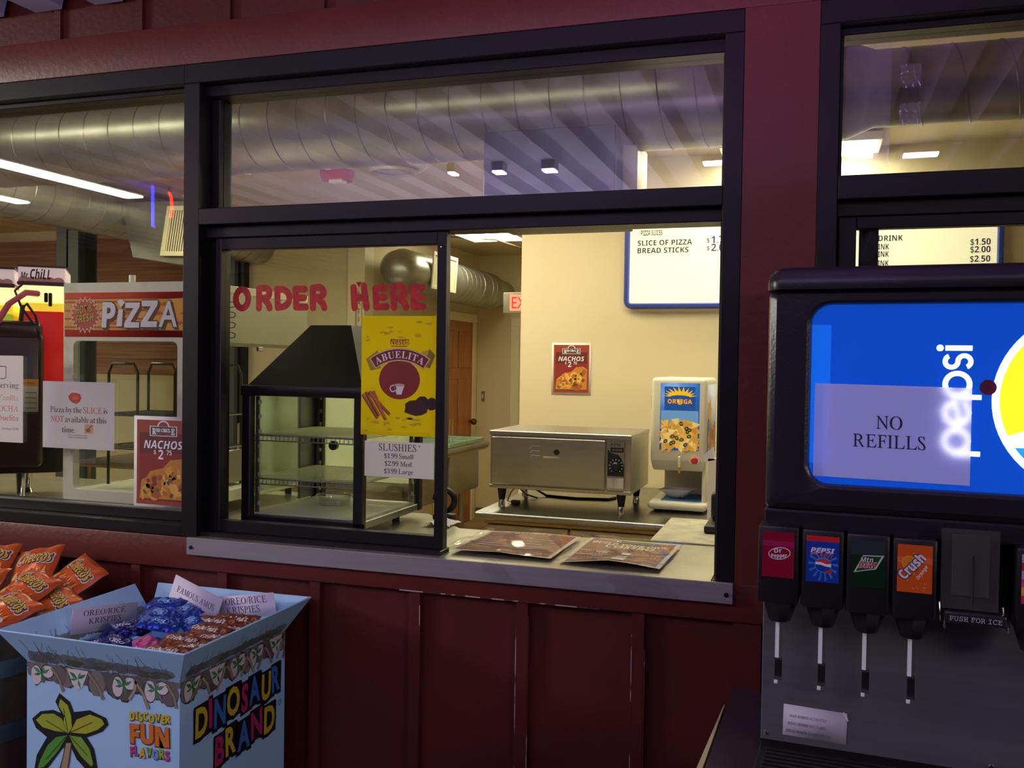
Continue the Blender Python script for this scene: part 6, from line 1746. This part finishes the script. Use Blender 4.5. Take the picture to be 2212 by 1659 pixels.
# ---------------------------------------------------------------- wrapped sweets
def pack_fn(w, h, T, seed, crimp=0.010):
    rg = random.Random(seed)
    ph = [rg.uniform(0, 6) for _ in range(6)]
    def fn(x, y, side):
        u, v = 2 * x / w, 2 * y / h
        e = max(0.0, 1 - abs(u) ** 3) ** 0.6 * max(0.0, 1 - abs(v) ** 4) ** 0.5
        z = T / 2 * e + 0.0016 * e * (math.sin(x * 310 + ph[0]) * math.sin(y * 260 + ph[1]) + math.sin(x * 170 + y * 150 + ph[2])) + 0.0010 * math.sin(u * 22 + ph[3]) * (1 - e) * 0.6
        return z * side if side > 0 else -T / 2 * e * 0.7
    return fn
def packet(name, w, h, T, m, seed, label, cat, group, printer=None, art_eps=0.0003):
    t = thing(name, label, cat, (0, 0, 0), group)
    f = pack_fn(w, h, T, seed)
    b = MB(); n1, n2 = 22, 14
    zig = lambda u, v: (w * (u - 0.5) , h * (v - 0.5))
    def top(u, v):
        x, y = zig(u, v); 
        dx = 0.0022 * (1 if int(v * n2) % 2 else -1) if u in (0, 1) else 0
        return V((x + dx, y, f(x, y, 1)))
    def bot(u, v):
        x, y = zig(u, v)
        dx = 0.0022 * (1 if int(v * n2) % 2 else -1) if u in (0, 1) else 0
        return V((x + dx, y, f(x, y, -1)))
    b.grid(top, n1, n2, m); b.grid(bot, n1, n2, m)
    bmesh.ops.remove_doubles(b.bm, verts=b.bm.verts[:], dist=0.0001)
    b.build('wrapper', t, local=True)
    if printer:
        a = Art((0, 0, 0), (1, 0, 0), (0, 1, 0), eps=art_eps, fn=lambda x, y, d: V((x, y, f(x, y, 1) + 0.0008 + d)))
        printer(a, w, h)
        a.build('wrapper_print', t, local=True)
    return t
from mathutils import Euler
def place(root, x, y, z, rz, tilt=0.0, roll=0.0, label=None, first=False):
    M = Matrix.Translation((x, y, z)) @ Euler((tilt, roll, rz)).to_matrix().to_4x4()
    if first:
        root.matrix_world = M
        if label: root['label'] = label
        return root
    return dup(root, M=M, label=label)
D = math.radians
foilb = mat('blue_foil', '2a4ab4', 0.22, 0.55, bump=0.25, bscale=70)
foiln = mat('navy_foil', '1c1f70', 0.22, 0.5, bump=0.3, bscale=70)
foilp = mat('pink_foil', 'b8408c', 0.28, 0.4, bump=0.25, bscale=70)
foilc = mat('brown_foil', '7a3c28', 0.30, 0.25, bump=0.2, bscale=60)
def blue_print(a, w, h): a.blob(0, 0, w * 0.2, h * 0.28, '5a9ae0', 0, random.Random(2), 10, 0.15); a.text('RICE', 0, -0.006, 0.010, 'd8e4f8', 1, 'boldit', w=w * 0.3)
def navy_print(a, w, h): a.text('OREO', 0, -0.006, 0.013, 'd8d8ec', 1, 'bold', w=w * 0.42)
def brown_print(a, w, h):
    a.text("Grandma's", -w * 0.04, -0.004, 0.017, 'e8dcd0', 1, 'serifi', w=w * 0.66, off=0.03)
    a.disc(w * 0.34, -h * 0.2, 0.010, 0.009, 'b08060', 0, 14); a.disc(w * 0.40, h * 0.12, 0.008, 0.008, 'a87048', 0, 14)
pk = {'b': packet('snack_packet', 0.105, 0.058, 0.022, foilb, 1, '', 'sweet packet', 'blue foil packets in the candy bin', blue_print),
      'n': packet('snack_packet', 0.105, 0.062, 0.024, foiln, 2, '', 'sweet packet', 'navy packets in the candy bin', navy_print),
      'c': packet('cookie_packet', 0.125, 0.062, 0.020, foilc, 3, '', 'cookie packet', 'brown cookie packets in the candy bin', brown_print),
      'p': packet('snack_packet', 0.105, 0.055, 0.022, foilp, 4, 'single pink foil packet among blue packets in the candy bin', 'sweet packet', None)}
used = set()
GL = {'b': 'bright blue foil packet in the heap at the left of the candy bin', 'n': 'navy blue foil packet lying in the left heap of the candy bin', 'c': 'brown cookie packet lying in the right half of the candy bin', 'p': None}
SPOT = [  # kind, x, y, z, turn, tilt, roll, own label
    ('n', -1.725, -0.46, 0.806, 10, 4, 0, 'navy blue packet in the front left corner of the candy bin'), ('n', -1.655, -0.49, 0.812, -15, 8, 5, None), ('n', -1.700, -0.40, 0.822, 25, 8, 0, None), ('n', -1.630, -0.42, 0.838, -8, 15, 8, None), ('n', -1.690, -0.33, 0.848, 14, 20, -8, None), ('n', -1.715, -0.27, 0.822, -20, 10, 0, None),
    ('b', -1.590, -0.505, 0.826, 12, 12, 0, 'bright blue packet nearest the front flap of the candy bin'), ('b', -1.600, -0.30, 0.862, 22, 18, 10, None), ('b', -1.645, -0.24, 0.866, -10, 16, 4, 'shiny blue packet in the middle of the heap in front of the cookie price card'), ('b', -1.700, -0.15, 0.868, 8, 14, 0, 'topmost blue packet, in the notch by the left flap corner'), ('b', -1.600, -0.19, 0.866, -30, 12, 0, None), ('b', -1.545, -0.24, 0.852, -38, 14, 6, None), ('b', -1.60, -0.37, 0.832, 5, 8, 0, None),
    ('p', -1.545, -0.41, 0.842, -28, 12, 8, None),
    ('c', -1.465, -0.505, 0.806, 6, 10, 0, 'brown cookie packet lowest at the front of the candy bin'), ('c', -1.425, -0.475, 0.824, 16, 14, 4, None), ('c', -1.475, -0.440, 0.838, 8, 18, 0, 'brown cookie packet with lettering next to the pink packet'), ('c', -1.415, -0.395, 0.842, 22, 16, -4, None), ('c', -1.480, -0.360, 0.842, 4, 18, 4, None), ('c', -1.412, -0.315, 0.842, 14, 16, 0, None),
    ('c', -1.475, -0.275, 0.846, -6, 22, 0, None), ('c', -1.415, -0.245, 0.844, 18, 20, 0, 'brown cookie packet lying against the right flap at the back'), ('c', -1.492, -0.225, 0.852, 8, 24, 0, None), ('c', -1.445, -0.195, 0.854, 10, 26, 0, 'rearmost brown cookie packet, standing at the price card')]
for k, x, y, z, rz, ti, ro, lab in SPOT:
    o = place(pk[k], x, y, z, D(rz), D(ti), D(ro), lab or GL[k], first=k not in used)
    used.add(k)

# price cards standing in the bin
def card_px(p, plane, label, lines, rot_extra=0):
    """p: photo corners bottom-left, bottom-right, top-left on a plane"""
    bl, br, tl = [at(px, py, **plane) for px, py in p]
    ux = (br - bl).normalized(); w = (br - bl).length
    uy = (tl - bl); uy = (uy - ux * uy.dot(ux)); h = uy.length; uy.normalize()
    a = Art(bl, ux, uy)
    a.sheet(w, h, 'dcd6e4', 0.001)
    for s_, fx, fz, fw, fh in lines: a.text(s_, w * fx, h * fz, h * fh, '3c3848', 2, 'serif', w=w * fw)
    a.solo('price_card', label, 'price card')
card_px([(151, 1372), (292, 1352), (133, 1318)], dict(X=-1.783), 'white price card leaning on the left flap of the candy bin', [('OREO/RICE', 0.48, 0.66, 0.64, 0.22), ('KRISPIES', 0.50, 0.34, 0.50, 0.22)])
card_px([(350, 1335), (450, 1390), (384, 1243)], dict(Y=-0.102), 'tilted white price card for cookies at the back of the candy bin', [('FAMOUS AMOS', 0.50, 0.68, 0.78, 0.13), ('COOKIES', 0.44, 0.48, 0.48, 0.13), ('$1.00', 0.36, 0.28, 0.34, 0.13)])
card_px([(462, 1362), (600, 1352), (467, 1290)], dict(Y=-0.082), 'white price card on the back flap, right of the tilted card', [('OREO/RICE', 0.56, 0.73, 0.64, 0.20), ('KRISPIES', 0.50, 0.46, 0.52, 0.20), ('1.50', 0.50, 0.20, 0.22, 0.17)])

# ================================================================ barrel of crisps
def barrel():
    t = thing('wooden_barrel', 'dark wooden barrel with steel hoops left of the candy bin', 'barrel', (-2.245, -0.36, 0))
    wood = mat('barrel_wood', '4a3020', 0.6, var=0.8, vscale=5, vcol='2e1e14', stretch=(3, 3, 0.4))
    hoop = mat('barrel_hoop', '5a6470', 0.4, 0.8, var=0.4, vscale=8, vcol='454c56')
    c = (-2.245, -0.36, 0)
    R = lambda z: 0.255 + 0.045 * (1 - ((z - 0.42) / 0.42) ** 2)
    prof = [(R(0.84 * k / 16), 0.84 * k / 16) for k in range(17)]
    b = MB(); b.lathe(c, (0, 0, 1), [(0, 0.0)] + prof + [(R(0.84) - 0.02, 0.842), (R(0.84) - 0.025, 0.76), (0, 0.76)], wood, 40); b.build('staves', t)
    for z in (0.10, 0.26, 0.58, 0.74):
        h = MB(); h.lathe(c, (0, 0, 1), [(R(z - 0.022) + 0.001, z - 0.022), (R(z - 0.022) + 0.004, z - 0.022), (R(z + 0.022) + 0.004, z + 0.022), (R(z + 0.022) + 0.001, z + 0.022)], hoop, 40); h.build('hoop', t)
    h = MB(); h.lathe(c, (0, 0, 1), [(R(0.84) + 0.002, 0.80), (R(0.84) + 0.006, 0.81), (R(0.84) + 0.006, 0.842), (R(0.84) - 0.004, 0.846), (R(0.84) - 0.012, 0.842)], hoop, 40); h.build('rim_hoop', t)
barrel()
def chip_print(a, w, h):
    a.blob(w * 0.05, -h * 0.02, w * 0.34, h * 0.10, 'b8301c', 0, random.Random(1), 12, 0.15)
    rg = random.Random(4)
    for k in range(10): a.blob(rg.uniform(-0.3, 0.3) * w, rg.uniform(-0.36, -0.1) * h, w * 0.08, h * 0.035, rg.choice(['d8a028', 'c87820', 'e0b848', 'b84a1c']), 0.5 + 0.1 * k, rg)
    a.blob(w * 0.28, -h * 0.14, w * 0.12, h * 0.10, 'a81a34', 2, rg, 10, 0.2); a.blob(w * 0.22, -h * 0.33, w * 0.10, h * 0.07, 'a8b838', 2.2, rg, 9, 0.3); a.blob(w * 0.02, -h * 0.36, w * 0.09, h * 0.05, 'c8b8c8', 2.4, rg, 9, 0.2)
    for k in range(9):
        x = (k - 4) * w * 0.075
        a.poly([(x - w * 0.05, h * 0.02), (x + w * 0.05, h * 0.02), (x + w * 0.02, h * (0.09 + 0.02 * (k % 3)))], ('d8b030', 'b8301c', 'e0902a')[k % 3], 1 + 0.1 * k)
        for k in range(7): a.blob((k - 3) * w * 0.10, -h * (0.02 + 0.03 * (k % 2)), w * 0.07, h * 0.04, ('d8a028', 'b02a3a', 'c0406a', 'a8b838', 'e0b848', 'a81a34', 'd0c0c8')[k], 2.6 + 0.1 * k, rg, 9, 0.2)
    a.text('Cheetos', 0.002, h * 0.195, 0.034, 'd8d0d0', 2, 'boldit', w=w * 0.84, off=0.09, rot=-0.06); a.text('Cheetos', 0.001, h * 0.20, 0.033, '1c1408', 3, 'boldit', w=w * 0.80, off=0.05, rot=-0.06); a.text('Cheetos', 0, h * 0.205, 0.033, 'd8a824', 4, 'boldit', w=w * 0.76, off=0.0, rot=-0.06)
bagm = mat('orange_bag', 'd25a1c', 0.28, 0.15, bump=0.2, bscale=30)
def chip_bag():
    w, h, T = 0.150, 0.205, 0.046
    t = thing('chip_bag', '', 'bag of crisps', (0, 0, 0), 'orange crisp bags heaped in the barrel')
    rg = random.Random(6); ph = [rg.uniform(0, 6) for _ in range(6)]
    def f(x, y):
        u, v = 2 * x / w, 2 * y / h
        e = max(0, 1 - abs(u) ** 2.6) ** 0.55 * max(0, 1 - abs(v) ** 3.2) ** 0.6
        return T / 2 * e + 0.0028 * (math.sin(x * 70 + y * 50 + ph[0]) + math.sin(y * 90 - x * 60 + ph[1])) * (0.3 + 0.7 * e) * 0.6 + 0.003 * math.sin(u * 7 + ph[2]) * (1 - e)
    b = MB()
    def top(u, v):
        y = h * (v - 0.5); k = 1 - 0.05 * (1 - abs(2 * v - 1)); x = w * (u - 0.5) * (1.0 if abs(2 * v - 1) > 0.9 else k)
        return V((x, y, f(x, y)))
    def bot(u, v):
        p = top(u, v); e = max(0, 1 - abs(2 * u - 1) ** 2.6) ** 0.55 * max(0, 1 - abs(2 * v - 1) ** 3.2) ** 0.6
        return V((p.x, p.y, p.z - T * 0.9 * e - 0.0004))
    b.grid(top, 26, 30, bagm); b.grid(bot, 26, 30, mat('bag_silver', '9a9ca4', 0.3, 0.7)); b.build('bag', t, local=True)
    a = Art((0, 0, 0), (1, 0, 0), (0, 1, 0), eps=0.0003, fn=lambda x, y, d: V((x, y, f(x, y) + 0.0010 + d)))
    chip_print(a, w, h); a.build('bag_print', t, local=True)
    return t
cb = chip_bag()
BAGS = [(-2.175, -0.14, 0.897, 8, 50, -12, 'orange crisp bag standing highest at the back with its name facing forward'), (-2.04, -0.155, 0.887, -22, 36, 14, 'orange crisp bag with upturned corner at the right end of the heap'),
        (-2.1, -0.27, 0.872, -12, 32, 8, 'orange crisp bag in the middle of the heap, behind the front bags'), (-2.33, -0.16, 0.902, 14, 44, -6, 'orange crisp bag at the back left, cut off by the photo edge'),
        (-2.24, -0.3, 0.877, 12, 30, -8, 'orange crisp bag left of the middle, overlapped by the front bags'), (-2.06, -0.38, 0.847, -18, 26, 10, 'orange crisp bag at the front right, resting near the bin flap'),
        (-2.19, -0.44, 0.852, 4, 22, 0, 'orange crisp bag lowest at the front of the heap'), (-2.36, -0.38, 0.867, 20, 26, -10, 'orange crisp bag at the front left edge of the photo'),
        (-2.1, -0.47, 0.818, -10, 20, 8, 'orange crisp bag lowest of all, just above the left flap of the candy bin'), (-2.02, -0.27, 0.840, -26, 28, 12, 'orange crisp bag under the upturned one at the right end of the heap')]
for k, (x, y, z, rz, ti, ro, lab) in enumerate(BAGS):
    place(cb, x, y, z, D(rz), D(ti), D(ro), lab, first=(k == 0))
